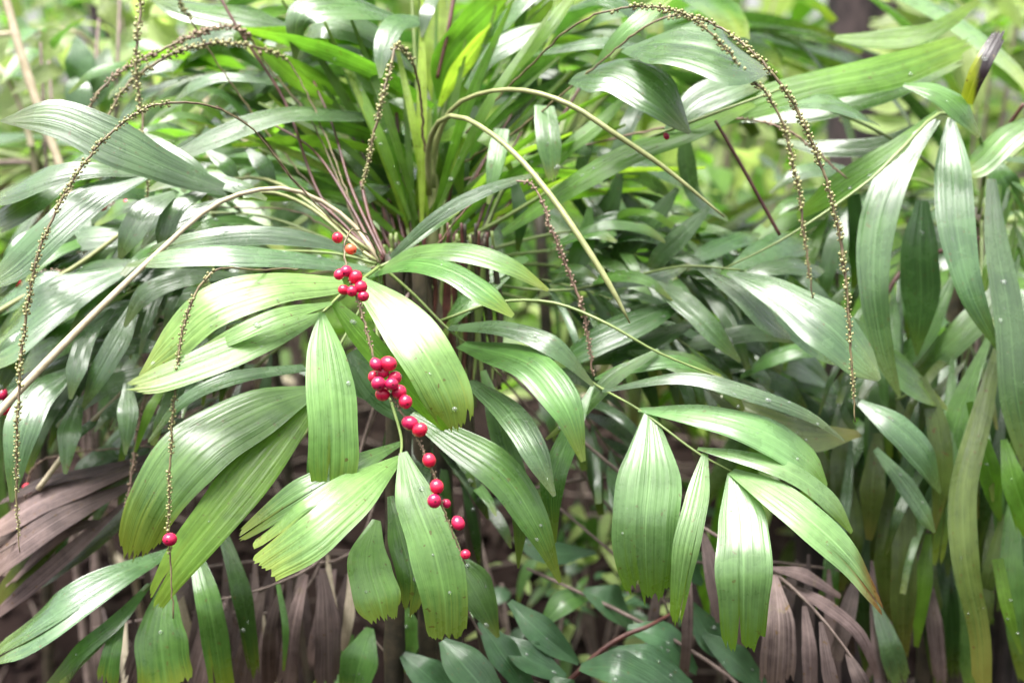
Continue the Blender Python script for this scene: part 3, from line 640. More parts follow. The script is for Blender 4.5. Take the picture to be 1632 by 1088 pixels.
# bottom-left dull green frond
frond(A, [(640, 470, 1.42, 5), (540, 620, 1.43, 5), (420, 770, 1.42, 5), (320, 860, 1.38, 4), (240, 930, 1.35, 4), (150, 1030, 1.33, 3), (100, 1100, 1.32, 2)], [
    ('275,875 175,922 85,978 -20,1048', '10 46 60 26', -.04, {'a': .5, 'm': 'grey'}),
    ('238,930 190,985 130,1035 75,1095', '8 22 26 12', -.03, {'a': .5}),
    ('210,960 170,1010 120,1060 90,1100', '6 14 16 8', .03, {'a': .5}),
    ('266,930 256,1010 268,1110', '18 78 88', -.02, {'a': .6, 'm': 'mid'}),
    ('195,985 178,1040 168,1110', '10 30 36', -.02, {'a': .6}),
    ('308,868 334,965 356,1105', '18 42 40', -.01, {'a': .6}),
    ('352,838 385,945 408,1085', '14 32 16', .0, {'a': .6, 'm': 'dark'}),
    ('443,930 455,1000 452,1068', '7 11 4', .0, {'a': .6}),
    ('225,740 130,810 50,890 -20,985', '8 36 36 30', .03, {'m': 'olive', 'd': 1.44}),
    ('240,780 160,850 90,900 10,960', '8 30 30 10', .03, {'m': 'olive', 'd': 1.46}),
    ], 'mid')
# dead fronds of palm A
frond(A, [(660, 460, 1.44, 5), (520, 600, 1.46, 5), (380, 680, 1.46, 5), (230, 745, 1.44, 4), (120, 800, 1.42, 4), (0, 880, 1.40, 3)], [
    ('235,735 140,768 60,800 -20,850', '8 34 36 20', -.01, {}), ('215,770 120,812 40,862 -20,912', '8 34 40 30', -.02, {}),
    ('200,800 110,880 40,940 -20,990', '6 24 24 10', .0, {}), ('150,780 70,820 -20,870', '6 20 16', .03, {}),
    ('160,830 90,850 0,930', '6 30 26', .04, {}), ('260,720 170,745 60,770 0,800', '6 12 16 6', .01, {})], 'dead', 'twig', 'dead_frond', 'dead_leaflet', 'grey-brown withered frond at the lower left')
frond(A, [(650, 470, 1.44, 5), (580, 700, 1.46, 5), (520, 880, 1.44, 5), (440, 930, 1.43, 4), (330, 960, 1.43, 3)], [
    ('514,905 522,990 524,1110', '10 40 44', .0, {}), ('488,915 466,1000 455,1110', '8 26 30', .02, {}),
    ('420,935 400,1010 380,1110', '8 30 34', .03, {}), ('560,890 556,980 545,1036', '6 18 12', .02, {'m': 'straw'}),
    ('360,950 330,1010 300,1110', '8 30 40', .04, {}), ('300,930 240,1000 200,1110', '8 30 40', .04, {}), ('450,930 430,1010 430,1110', '6 20 24', .05, {})], 'dead', 'twig', 'dead_frond', 'dead_leaflet', 'brown withered frond hanging at the bottom left')
frond(A, [(700, 480, 1.46, 5), (860, 640, 1.48, 5), (1010, 770, 1.46, 6), (1120, 840, 1.42, 6), (1230, 908, 1.38, 6), (1310, 985, 1.36, 5), (1385, 1085, 1.35, 4)], [
    ('1234,915 1242,1000 1236,1110', '10 52 56', -.01, {}), ('1282,965 1290,1030 1292,1110', '8 24 22', -.01, {}), ('1308,990 1318,1050 1330,1110', '6 20 26', -.01, {}),
    ('1120,845 1138,920 1150,1000', '8 30 14', -.02, {}), ('1230,905 1280,915 1340,950', '6 22 8', .02, {}), ('1350,1040 1370,1080 1390,1120', '8 26 20', .0, {}),
    ('1060,800 1090,900 1095,1010 1085,1110', '6 18 18 14', .03, {}), ('1250,930 1310,960 1370,1010 1400,1080', '8 20 20 8', .03, {})], 'dead', 'twig', 'dead_frond', 'dead_leaflet', 'purple-brown withered frond hanging at the bottom right')
def skirt(palm, x0, x1, y0, d, n, label):
    pts = [(680, 470, 1.46, 4), ((680+x0)/2, (470+y0)/2, d+.04, 4), (x0, y0, d, 5), ((x0+x1)/2, y0+15, d+.03, 4), (x1, y0+40, d+.05, 3)]; L = []
    for q in range(n):
        x = x0+(x1-x0)*(q+random.random())/n; y = y0+random.uniform(0, 40); sl = random.uniform(-50, 40); h = random.uniform(120, 260); w = random.uniform(10, 30)
        L.append((f'{x},{y} {x+sl*.5},{y+h*.5} {x+sl},{y+h}', f'5 {w} {w*.6}', random.uniform(-.03, .05), {'d': d+random.uniform(0, .12), 'roll': (random.uniform(-.6, .6), random.uniform(-1, 1)), 'm': random.choice(('dead', 'dead', 'dead', 'straw' if random.random() < .3 else 'dead'))}))
    frond(palm, pts, L, 'dead', 'twig', 'dead_frond', 'dead_leaflet', label)
skirt(A, 560, 220, 880, 1.52, 22, 'bundle of brown withered leaflets under the lower left leaves')
skirt(A, 470, 150, 960, 1.58, 18, 'low brown withered leaflets above the soil at the lower left')
skirt(A, 1050, 1420, 880, 1.52, 16, 'brown withered leaflets behind the lower right hanging leaves')
# upright stalks / sheaths at the crown
def stalk(palm, pts, mat, name='petiole', k=7):
    V, F, UV, P = pxtube(pts, np.array(palm.location), 26, k); return link(name, mesh(name, V, F, M[mat], UV), palm)
for q in range(46):
    x = random.uniform(600, 785); stalk(A, [(x, 395+random.uniform(-40, 20), 1.40, 5), (x+random.uniform(-12, 12), 480, 1.42, random.choice((5, 8, 13))), (x+random.uniform(-25, 25), 620, 1.43, 4)], random.choice(('red', 'red', 'stem', 'stem', 'stem', 'pet')), 'old_sheath')
stalk(A, [(605, 418, 1.33, 7), (560, 355, 1.34, 7), (490, 310, 1.33, 7), (430, 300, 1.31, 7), (345, 325, 1.28, 8), (255, 400, 1.25, 9), (130, 520, 1.21, 12), (0, 655, 1.17, 14), (-40, 700, 1.16, 14)], 'cane', 'peduncle')
stalk(A, [(590, 400, 1.35, 5), (420, 285, 1.42, 6), (260, 330, 1.44, 6), (120, 425, 1.43, 8), (0, 495, 1.42, 9), (-30, 515, 1.42, 9)], 'ped', 'peduncle')
stalk(A, [(235, 580, 1.42, 4), (190, 630, 1.42, 7), (130, 690, 1.42, 9), (60, 780, 1.42, 9)], 'cane', 'peduncle')
for pts in ([(610, 415, 1.36, 6), (515, 320, 1.42, 5), (453, 160, 1.46, 5), (377, 42, 1.47, 5), (345, -15, 1.48, 5)], [(604, 415, 1.36, 5), (560, 330, 1.40, 5), (500, 240, 1.44, 4), (430, 195, 1.47, 4)],
            [(598, 412, 1.36, 5), (540, 350, 1.38, 5), (470, 290, 1.40, 4), (410, 210, 1.42, 4), (345, 170, 1.36, 4)], [(612, 412, 1.37, 6), (560, 300, 1.42, 5), (530, 200, 1.46, 4), (500, 130, 1.5, 4)],
            [(615, 410, 1.38, 6), (590, 350, 1.4, 6), (575, 290, 1.42, 5)]):
    stalk(A, pts, 'red')
# fruit spikes of palm A
BER = [(538, 379, 18), (559, 397, 17, 'orange'), (541, 437, 17), (552, 432, 18), (566, 442, 20), (548, 462, 19), (561, 464, 17), (575, 457, 20), (579, 472, 20),
       (599, 580, 18), (619, 579, 23), (611, 591, 20), (595, 600, 19, 'berry', -.004), (629, 602, 21), (603, 611, 23, 'berry', .012), (624, 612, 21, 'berry', .01), (610, 628, 22), (636, 625, 22), (646, 640, 20),
       (653, 674, 24), (669, 685, 20), (684, 733, 22), (696, 775, 21), (692, 798, 22), (711, 802, 16, 'berry', -.004), (730, 833, 22), (742, 883, 16)]
fruit_spike(A, [(606, 415, 1.30, 5), (585, 375, 1.22, 4), (562, 366, 1.17, 4), (549, 392, 1.145, 5), (556, 440, 1.13, 5), (574, 490, 1.125, 6), (592, 555, 1.12, 6), (612, 615, 1.115, 6), (640, 655, 1.11, 6),
    (668, 705, 1.105, 5.5), (690, 755, 1.10, 5), (705, 805, 1.10, 5), (722, 850, 1.10, 4), (742, 898, 1.10, 3)], .16, 1, 3.6, 5, 'spike', 'budb', BER, 3, 'fruit spike hung with bright red berries')
fruit_spike(A, [(590, 410, 1.34, 4), (480, 300, 1.30, 4), (400, 205, 1.26, 4), (340, 170, 1.23, 5), (270, 164, 1.21, 6), (215, 182, 1.20, 6), (150, 240, 1.19, 6), (100, 315, 1.18, 6), (60, 410, 1.17, 6), (38, 530, 1.17, 6), (28, 660, 1.16, 6), (26, 780, 1.16, 5), (32, 880, 1.16, 2)],
    .33, .98, 5.2, 5, 'spike', 'bud')
fruit_spike(A, [(560, 425, 1.32, 4), (480, 428, 1.26, 5), (410, 430, 1.2, 5), (350, 428, 1.15, 5), (313, 465, 1.14, 6), (291, 530, 1.135, 6), (279, 620, 1.13, 5.5), (272, 720, 1.13, 5), (268, 840, 1.13, 4), (272, 900, 1.13, 4), (276, 985, 1.13, 3.5)], .28, .87, 4.6, 5, 'spike', 'bud', [(271, 859, 24)])
fruit_spike(A, [(590, 415, 1.38, 4), (500, 200, 1.45, 4), (430, 110, 1.46, 4), (380, 45, 1.44, 5), (310, 55, 1.42, 6), (250, 85, 1.41, 6), (190, 115, 1.40, 6), (155, 150, 1.39, 6), (138, 185, 1.39, 4)], .52, 1, 6, 5, 'spike', 'budb')
fruit_spike(A, [(590, 415, 1.38, 4), (520, 220, 1.43, 4), (460, 100, 1.44, 4), (397, 72, 1.42, 6), (333, 70, 1.40, 7), (267, 90, 1.39, 7), (205, 133, 1.38, 7), (165, 195, 1.37, 5)], .50, 1, 6, 5, 'spike', 'bud')
fruit_spike(A, [(600, 410, 1.4, 4), (440, 230, 1.48, 4), (320, 60, 1.46, 4), (260, -40, 1.42, 5), (232, -45, 1.4, 5), (225, 0, 1.38, 7), (217, 100, 1.37, 7), (225, 180, 1.37, 6), (232, 260, 1.36, 5), (238, 325, 1.36, 3)], .5, 1, 6, 5, 'spike', 'bud')
fruit_spike(A, [(600, 425, 1.38, 4), (400, 480, 1.42, 4), (270, 570, 1.41, 4), (232, 632, 1.40, 6), (213, 730, 1.39, 6), (204, 790, 1.38, 5), (193, 862, 1.38, 3)], .55, 1, 5, 5, 'spikeb', 'budb')
fruit_spike(A, [(680, 410, 1.36, 4), (770, 310, 1.33, 4), (845, 292, 1.31, 4), (880, 368, 1.30, 6), (905, 430, 1.30, 6), (930, 500, 1.30, 6), (946, 600, 1.30, 4)], .38, 1, 4.6, 5, 'spikeb', 'budb')
fruit_spike(A, [(600, 420, 1.40, 4), (480, 340, 1.48, 4), (360, 330, 1.50, 4), (260, 325, 1.50, 4), (205, 322, 1.48, 4), (160, 330, 1.48, 4), (130, 350, 1.48, 3)], .6, .95, 4, 8, 'spikeb', 'budb', [(163, 328, 15), (203, 324, 16), (303, 358, 14)])
fruit_spike(A, [(600, 425, 1.42, 4), (450, 440, 1.50, 4), (320, 450, 1.50, 4), (255, 468, 1.48, 4), (150, 440, 1.48, 4), (60, 440, 1.46, 4), (10, 590, 1.42, 4), (6, 660, 1.42, 4)], .5, .95, 4, 8, 'spikeb', 'budb', [(258, 468, 20), (25, 450, 15), (3, 602, 18), (4, 628, 18), (8, 652, 18)])
fruit_spike(A, [(640, 450, 1.44, 4), (560, 640, 1.46, 4), (400, 700, 1.48, 4), (120, 720, 1.48, 4), (52, 745, 1.48, 4), (40, 800, 1.48, 3)], .8, 1, 4, 8, 'spikeb', 'budb', [(44, 778, 17)])

def auto_frond(palm, rachis, n, lr, wr, mats, under=.0):
    """frond whose leaflets leave the rachis on both sides and sag"""
    P, _ = crom(np.asarray(rachis, float), np.linspace(0, 1, 40)); L = []
    for q in range(n):
        t = .38+.62*(q+random.uniform(0, .7))/n; i = min(int(t*39), 38); p = P[i]; T = (P[i+1]-P[i])[:2]; T /= np.linalg.norm(T)
        sd_ = 1 if q % 2 else -1; ang = sd_*R(random.uniform(28, 58))*(1.1-.7*t); c, s_ = math.cos(ang), math.sin(ang)
        d2 = np.array((T[0]*c-T[1]*s_, T[0]*s_+T[1]*c)); l = random.uniform(*lr)*(1.1-.25*abs(t-.6)); w = random.uniform(*wr)
        a0 = p[:2]; a1 = a0+d2*l*.38; d3 = d2+np.array((0, .45)); d3 /= np.linalg.norm(d3); a2 = a1+d3*l*.34; d4 = d3+np.array((0, .6)); d4 /= np.linalg.norm(d4); a3 = a2+d4*l*.3
        L.append((' '.join(f'{v[0]:.1f},{v[1]:.1f}' for v in (a0, a1, a2, a3)), f'4 {w} {w*.95} {random.choice((3, 4, 10))}', random.uniform(-.09, .02),
                  {'d': p[2]+random.uniform(-.012, .012), 'm': random.choice(mats), 'a': -random.uniform(.4, .6) if random.random() < under else random.uniform(.35, .6)}))
    frond(palm, rachis, L, mats[0])
def rr(s_, w0=6, w1=2):
    v = np.array(floats(s_)).reshape(-1, 3); return [(*p, w0+(w1-w0)*i/(len(v)-1)) for i, p in enumerate(v)]
G = ('grey', 'dark', 'mid'); D = ('dark', 'dark', 'grey'); LT = ('lit', 'mid', 'dark')  # extra dark leaf copies put the shade between fronds into the colour
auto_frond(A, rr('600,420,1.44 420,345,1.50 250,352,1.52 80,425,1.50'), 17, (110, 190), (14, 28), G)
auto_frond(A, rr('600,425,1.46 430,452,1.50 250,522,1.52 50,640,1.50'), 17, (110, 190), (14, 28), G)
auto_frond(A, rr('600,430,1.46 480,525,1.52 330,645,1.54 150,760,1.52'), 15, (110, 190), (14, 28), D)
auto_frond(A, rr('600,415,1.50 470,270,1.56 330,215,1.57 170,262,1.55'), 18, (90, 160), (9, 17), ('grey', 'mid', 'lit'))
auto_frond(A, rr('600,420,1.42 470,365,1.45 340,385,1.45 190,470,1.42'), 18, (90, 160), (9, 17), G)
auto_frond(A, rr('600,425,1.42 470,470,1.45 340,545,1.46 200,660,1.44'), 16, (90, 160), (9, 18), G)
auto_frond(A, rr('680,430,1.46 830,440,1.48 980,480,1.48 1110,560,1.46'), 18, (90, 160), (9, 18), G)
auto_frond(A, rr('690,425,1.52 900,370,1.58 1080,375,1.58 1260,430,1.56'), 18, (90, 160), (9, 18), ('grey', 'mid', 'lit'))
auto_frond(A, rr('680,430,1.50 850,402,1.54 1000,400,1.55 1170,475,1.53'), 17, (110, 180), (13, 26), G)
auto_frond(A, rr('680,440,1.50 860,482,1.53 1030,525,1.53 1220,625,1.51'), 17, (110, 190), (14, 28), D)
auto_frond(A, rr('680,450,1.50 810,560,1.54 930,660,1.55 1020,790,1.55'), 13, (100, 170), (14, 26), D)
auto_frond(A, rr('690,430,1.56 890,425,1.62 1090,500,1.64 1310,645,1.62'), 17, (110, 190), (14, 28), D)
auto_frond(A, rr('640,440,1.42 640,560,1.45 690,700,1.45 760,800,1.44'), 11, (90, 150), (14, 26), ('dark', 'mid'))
# ---------------- palm B: upright, just behind the centre
B = make_palm(695, 330, 1.52, 'upright palm just behind the centre with glowing strap leaves reaching to the top',
    [(692, 300, 1.52, 0, 0, .011), (655, 330, 1.54, -.03, .02, .009)])
stalk(B, [(690, 420, 1.50, 22), (689, 330, 1.50, 24), (690, 250, 1.50, 22), (694, 205, 1.50, 14)], 'ped', 'leaf_sheath', 10)
for pts in ([(725, 200, 1.5, 6), (720, 280, 1.5, 9), (700, 390, 1.5, 9)], [(610, 400, 1.5, 8), (622, 300, 1.52, 9), (615, 180, 1.53, 6), (600, 60, 1.55, 5)], [(645, 400, 1.5, 10), (640, 300, 1.52, 9), (632, 180, 1.53, 6)],
            [(697, 125, 1.52, 6), (714, 50, 1.52, 7), (726, -20, 1.53, 7)], [(760, 400, 1.5, 8), (815, 320, 1.52, 8), (870, 230, 1.54, 6), (930, 130, 1.56, 5)]):
    stalk(B, pts, 'red')
frond(B, [(690, 380, 1.50, 10), (675, 260, 1.52, 10), (665, 150, 1.53, 8), (660, 60, 1.54, 6), (655, -20, 1.55, 4)], [
    ('676,300 640,288 590,270 520,240', '8 24 26 10', .0, {'m': 'dark', 'a': -.55}), ('672,235 620,212 560,190 500,185', '8 16 17 8', .0, {'m': 'dark', 'a': -.55}),
    ('672,166 620,135 560,100 500,85', '8 22 22 8', .0, {'a': -.5}), ('664,130 620,90 560,55 470,45', '8 24 26 8', .02, {'a': -.5}),
    ('690,170 610,120 500,75 385,46', '8 24 26 6', -.02, {'a': -.5, 'd': 1.49}), ('685,200 600,165 500,120 410,68', '8 22 24 6', .02, {'a': -.45, 'd': 1.54}),
    ('680,262 610,225 540,200 450,180', '8 22 20 6', .02, {'a': -.5, 'd': 1.51}), ('672,330 600,300 520,285 430,262', '8 20 20 6', .02, {'m': 'mid', 'a': -.5, 'd': 1.5}),
    ('675,200 620,170 570,130 545,90', '8 30 30 8', .03, {'m': 'mid', 'a': -.5, 'd': 1.58}), ('600,390 560,350 500,330 430,325', '8 26 24 6', .0, {'m': 'dark', 'd': 1.44}),
    ('660,110 600,60 520,30 470,60', '8 34 50 10', -.03, {'m': 'grey', 'a': .4}), ('600,75 560,60 500,55 380,48', '10 24 26 8', -.02, {'a': -.5}),
    ('670,30 632,36 612,70 606,125', '14 32 34 5', -.06, {'m': 'grey', 'a': .45, 'd': 1.48}), ('694,-10 680,20 672,60', '16 22 5', -.02, {'m': 'grey', 'a': .5, 'd': 1.48}),
    ('640,30 570,8 480,20 470,95', '10 40 46 6', -.05, {'m': 'grey', 'a': .4, 'd': 1.5}), ('530,165 470,125 430,90 400,62', '8 26 26 6', .0, {'m': 'lit', 'a': -.5, 'd': 1.5}),
    ('480,50 390,25 300,8 240,-10', '10 40 40 10', .02, {'m': 'grey', 'a': .35, 'd': 1.55}), ('600,240 540,228 450,225 370,232', '10 18 18 5', .0, {'m': 'lit', 'a': -.5, 'd': 1.5}),
    ('580,185 460,180 350,215 238,268', '12 26 30 5', -.06, {'m': 'grey', 'a': .4, 'd': 1.46}), ('450,135 360,122 310,135 280,160', '6 14 16 4', .0, {'m': 'grey', 'a': .4, 'd': 1.5}),
    ('330,240 360,262 384,295', '8 26 6', .0, {'m': 'grey', 'd': 1.45}), ('395,238 420,265 440,305', '8 30 6', .0, {'m': 'grey', 'd': 1.48}),
    ('620,300 580,310 530,335', '8 34 8', .0, {'m': 'dark', 'd': 1.47, 'a': .8}), ('440,70 360,60 300,80 280,110', '8 30 30 6', .03, {'m': 'grey', 'd': 1.6, 'a': .4}),
    ('460,100 400,140 380,180 340,190', '8 26 26 6', .03, {'m': 'grey', 'd': 1.6, 'a': .4}),
    ], 'lit', 'pet')
frond(B, [(692, 360, 1.51, 10), (700, 250, 1.53, 9), (712, 150, 1.54, 7), (740, 60, 1.56, 5), (780, -20, 1.58, 3)], [
    ('698,160 712,100 755,45 815,-15', '8 52 62 40', .03, {'a': -.5}), ('700,170 722,125 750,85 782,40', '6 24 26 6', -.01, {'a': -.5, 'm': 'limegreen'}),
    ('690,160 692,100 700,40 705,-20', '8 34 40 30', .05, {'a': -.5, 'd': 1.6, 'm': 'limegreen'}), ('705,200 760,120 830,50 890,-10', '8 30 34 20', .05, {'a': -.5, 'd': 1.6}),
    ('715,210 790,140 860,100 960,60', '8 26 28 8', .04, {'m': 'mid', 'a': -.4, 'd': 1.58}), ('730,260 800,190 900,130 980,100', '8 24 26 8', .04, {'m': 'mid', 'a': -.5, 'd': 1.6}),
    ('742,140 785,85 830,58 872,38', '8 30 34 6', .0, {'m': 'grey', 'a': .4, 'd': 1.5}), ('770,60 800,35 830,5 860,-25', '8 22 24 20', .0, {'m': 'grey', 'a': .45, 'd': 1.54}),
    ('800,140 845,80 880,35 915,-10', '6 18 22 12', .0, {'m': 'lit', 'd': 1.48, 'a': .7}), ('712,190 720,240 735,310', '16 40 8', .0, {'m': 'lit', 'a': -.5, 'd': 1.49}),
    ('800,205 790,255 778,325', '26 30 5', -.03, {'m': 'mid', 'd': 1.42, 'a': .6}), ('868,168 875,225 882,295', '32 40 16', -.03, {'m': 'mid', 'd': 1.42, 'a': .62}),
    ('945,195 932,245 914,300', '8 22 5', .0, {'m': 'grey', 'd': 1.5}), ('840,80 835,150 815,235', '20 44 30', .03, {'m': 'dark', 'd': 1.6, 'a': .8}),
    ('880,80 875,150 850,230', '16 34 26', .03, {'m': 'dark', 'd': 1.62, 'a': .8}), ('700,220 740,205 790,230 820,280', '10 26 22 5', -.02, {'m': 'lit', 'd': 1.48}),
    ('760,170 735,230 735,300 760,360', '8 30 30 6', .0, {'m': 'dark', 'd': 1.56, 'a': .8}), ('905,15 960,-5 1010,15 1030,60', '6 26 30 6', .0, {'m': 'grey', 'd': 1.56, 'a': .4}),
    ('860,85 930,70 990,68 1050,80', '6 16 16 5', .0, {'m': 'grey', 'd': 1.5, 'a': .4}), ('940,120 985,60 1020,30 1075,-15', '6 22 26 16', .0, {'m': 'mid', 'd': 1.46, 'a': .6}),
    ('1000,150 950,200 900,240 850,300', '8 24 22 5', .0, {'m': 'lit', 'd': 1.5}), ('690,180 630,170 590,230 570,310', '8 26 26 6', .05, {'m': 'mid', 'd': 1.56}),
    ], 'lit', 'pet')
# big pale leaves right of the top + long bright blade
frond(B, [(700, 400, 1.48, 8), (790, 355, 1.46, 7), (900, 290, 1.44, 6), (1000, 235, 1.42, 6), (1100, 195, 1.40, 5), (1250, 140, 1.40, 4)], [
    ('995,78 1070,62 1150,78 1226,112', '8 66 82 10', -.04, {'m': 'grey', 'a': .4, 'd': 1.38}), ('912,124 985,112 1050,152 1100,212', '14 60 72 6', -.05, {'m': 'grey', 'a': .42, 'd': 1.38}),
    ('800,372 900,302 1000,245 1095,208 1200,165', '10 30 36 32 10', .0, {'m': 'lit', 'a': .6, 'd': 1.43}), ('1050,240 1100,170 1160,140 1230,120', '8 44 50 20', .03, {'m': 'grey', 'd': 1.46}),
    ('1090,200 1095,260 1110,310 1160,350', '10 30 24 5', .05, {'m': 'grey', 'd': 1.5}), ('960,290 985,240 1010,180 1050,130', '8 24 26 8', .05, {'m': 'dark', 'd': 1.55}),
    ('940,330 930,390 900,440 860,470', '8 34 34 8', .03, {'m': 'mid', 'd': 1.5}), ('990,270 970,330 930,380 900,400', '8 34 34 8', .04, {'m': 'dark', 'd': 1.54}),
    ('1080,300 1040,350 1000,390 960,450', '8 34 36 10', .03, {'m': 'dark', 'd': 1.52}), ('1130,330 1090,370 1050,410 1030,440', '8 30 30 8', .03, {'m': 'grey', 'd': 1.5}),
    ('880,390 960,360 1030,365 1060,385', '6 14 16 4', .0, {'m': 'mid', 'd': 1.46}), ('820,290 830,340 825,400', '14 26 6', .0, {'m': 'dark', 'd': 1.5}),
    ('840,410 790,430 730,470 690,520', '8 28 28 6', .0, {'m': 'mid', 'd': 1.44}), ('810,440 770,470 730,500 700,540', '6 18 18 5', .0, {'m': 'mid', 'd': 1.42}),
    ], 'grey', 'pet')
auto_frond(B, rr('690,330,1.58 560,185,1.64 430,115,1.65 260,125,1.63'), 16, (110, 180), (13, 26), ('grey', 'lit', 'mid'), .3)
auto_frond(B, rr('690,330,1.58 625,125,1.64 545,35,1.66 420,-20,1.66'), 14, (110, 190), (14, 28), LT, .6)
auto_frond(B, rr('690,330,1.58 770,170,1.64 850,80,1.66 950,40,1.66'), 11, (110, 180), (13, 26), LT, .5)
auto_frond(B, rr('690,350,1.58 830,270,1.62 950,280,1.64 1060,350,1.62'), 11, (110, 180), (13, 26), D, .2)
fan = []                                             # dense upright fan of narrow blades out of the crown
for q in range(64):
    th = R(-66+132*((q % 32)+random.random())/32); L_ = random.uniform(230, 420); x0 = 672+th*35+random.uniform(-22, 22); y0 = 400+random.uniform(-60, 10); w = random.uniform(8, 19)
    dx, dy = math.sin(th), -math.cos(th); b_ = th*random.uniform(.1, .5)
    p2 = (x0+dx*L_*.5, y0+dy*L_*.5); dx2, dy2 = math.sin(th+b_), -math.cos(th+b_); p3 = (p2[0]+dx2*L_*.5, p2[1]+dy2*L_*.5+abs(b_)*40)
    fan.append((f'{x0},{y0} {p2[0]},{p2[1]} {p3[0]},{p3[1]}', f'5 {w} 4', random.uniform(-.02, .05), {'d': random.uniform(1.44, 1.6), 'm': random.choice(('lit', 'lit', 'mid', 'limegreen', 'lit', 'dark')), 'a': random.choice((-.55, -.65, .6))}))
frond(B, [(690, 420, 1.55, 8), (684, 330, 1.56, 8), (676, 250, 1.57, 6), (672, 200, 1.58, 4)], fan, 'lit', label='dense fan of narrow upright blades')
for q in range(16):
    x = random.uniform(600, 770); th = R((x-680)*.32+random.uniform(-8, 8)); l = random.uniform(90, 230)
    stalk(B, [(680+(x-680)*.6, 425, 1.47, 6), (x, 380, 1.48, 6), (x+math.sin(th)*l*.5, 380-l*.5, 1.5, 5), (x+math.sin(th*1.3)*l, 380-l, 1.52, 3)], random.choice(('red', 'red', 'pet', 'stem')))
# pale arching peduncles
stalk(B, [(690, 300, 1.47, 10), (692, 240, 1.46, 10), (722, 172, 1.42, 8), (775, 147, 1.38, 7), (840, 145, 1.34, 8), (910, 168, 1.32, 9), (975, 210, 1.31, 9), (1060, 268, 1.31, 8), (1155, 346, 1.31, 3)], 'ped', 'peduncle', 9)
stalk(B, [(684, 310, 1.46, 10), (684, 230, 1.42, 10), (706, 188, 1.37, 8), (745, 190, 1.33, 8), (815, 240, 1.28, 9), (880, 315, 1.25, 10), (935, 395, 1.23, 10), (975, 460, 1.22, 9), (1004, 515, 1.22, 2.5)], 'ped', 'peduncle', 9)
fruit_spike(B, [(683, 305, 1.46, 9), (676, 230, 1.44, 7), (668, 140, 1.41, 6), (652, 88, 1.38, 6), (632, 72, 1.36, 6), (622, 110, 1.35, 7), (607, 165, 1.34, 7), (592, 230, 1.34, 6), (577, 302, 1.34, 4)], .42, 1, 5.5, 4.5, 'spike', 'bud')
fruit_spike(B, [(700, 260, 1.5, 5), (780, 170, 1.42, 5), (850, 100, 1.36, 5), (900, 52, 1.31, 5), (950, 24, 1.28, 5), (1020, 10, 1.26, 5), (1090, 22, 1.24, 6), (1160, 52, 1.22, 6), (1222, 105, 1.20, 7), (1268, 172, 1.20, 7), (1303, 250, 1.20, 7), (1330, 335, 1.20, 7), (1346, 430, 1.20, 7), (1355, 540, 1.20, 6), (1363, 672, 1.20, 3)], .30, .97, 5.6, 5, 'spike', 'bud', label='long beaded spike arching over to the right')
fruit_spike(B, [(700, 280, 1.5, 5), (820, 210, 1.44, 5), (954, 102, 1.36, 5), (1027, 44, 1.32, 5), (1085, 24, 1.31, 5), (1140, 60, 1.31, 5), (1188, 118, 1.31, 6), (1222, 150, 1.31, 6), (1248, 200, 1.31, 6), (1262, 250, 1.31, 6), (1276, 320, 1.31, 6), (1288, 420, 1.31, 5), (1296, 475, 1.31, 3)], .45, 1, 5.6, 5, 'spike', 'bud', [(1062, 217, 10)])
fruit_spike(B, [(700, 300, 1.52, 5), (900, 240, 1.5, 5), (1080, 200, 1.46, 5), (1180, 190, 1.44, 5), (1250, 205, 1.42, 5), (1300, 240, 1.42, 5), (1350, 285, 1.42, 4)], .6, 1, 3.5, 7, 'spikeb', 'budb')
stalk(B, [(1140, 192, 1.4, 5), (1185, 270, 1.4, 6), (1243, 375, 1.4, 6)], 'red', 'old_peduncle')

# ---------------- palm R: right edge, broad drooping leaves
Rp = make_palm(1560, 330, 1.62, 'palm at the right edge with broad leaves drooping straight down',
    [(1560, 330, 1.62, 0, 0, .013), (1530, 360, 1.64, -.04, .02, .011)])
frond(Rp, [(1560, 340, 1.60, 7), (1570, 250, 1.54, 7), (1550, 200, 1.48, 6), (1500, 180, 1.43, 6), (1440, 235, 1.40, 6), (1380, 292, 1.39, 5), (1250, 380, 1.39, 4), (1150, 430, 1.39, 3)], [
    ('1492,190 1432,262 1398,355 1392,455 1408,560 1434,632', '14 46 60 46 34 5', -.03, {'a': .55}), ('1515,188 1518,270 1526,370 1550,470 1598,568', '10 58 56 40 4', -.05, {'a': .62}),
    ('1470,320 1466,400 1468,480 1461,566', '20 60 56 5', .04, {'a': .6, 'd': 1.46}), ('1495,178 1420,240 1330,300 1270,345', '8 30 40 12', .03, {'m': 'lit', 'd': 1.44}),
    ('1580,285 1588,380 1608,500 1622,640 1650,760', '14 36 46 50 30', -.03, {'a': .6, 'd': 1.42}), ('1440,135 1490,145 1530,170 1562,218', '6 30 34 6', .0, {'a': .45, 'm': 'mid', 'd': 1.38}),
    ('1240,172 1300,160 1350,168 1402,200', '6 34 38 5', .0, {'a': .3, 'd': 1.45}), ('1370,640 1430,680 1475,730 1499,785', '12 46 40 4', .0, {'a': .45, 'd': 1.40}),
    ('1290,470 1370,540 1440,590 1510,650', '10 50 46 6', .03, {'m': 'mid', 'd': 1.46}), ('1395,715 1440,768 1475,820 1490,848', '10 28 26 4', .0, {'d': 1.44}),
    ('1360,310 1370,400 1360,460', '20 34 6', .05, {'d': 1.52, 'm': 'dark'}),
    ], 'grey', 'pet', label='frond with broad blue-green leaflets hanging vertically')
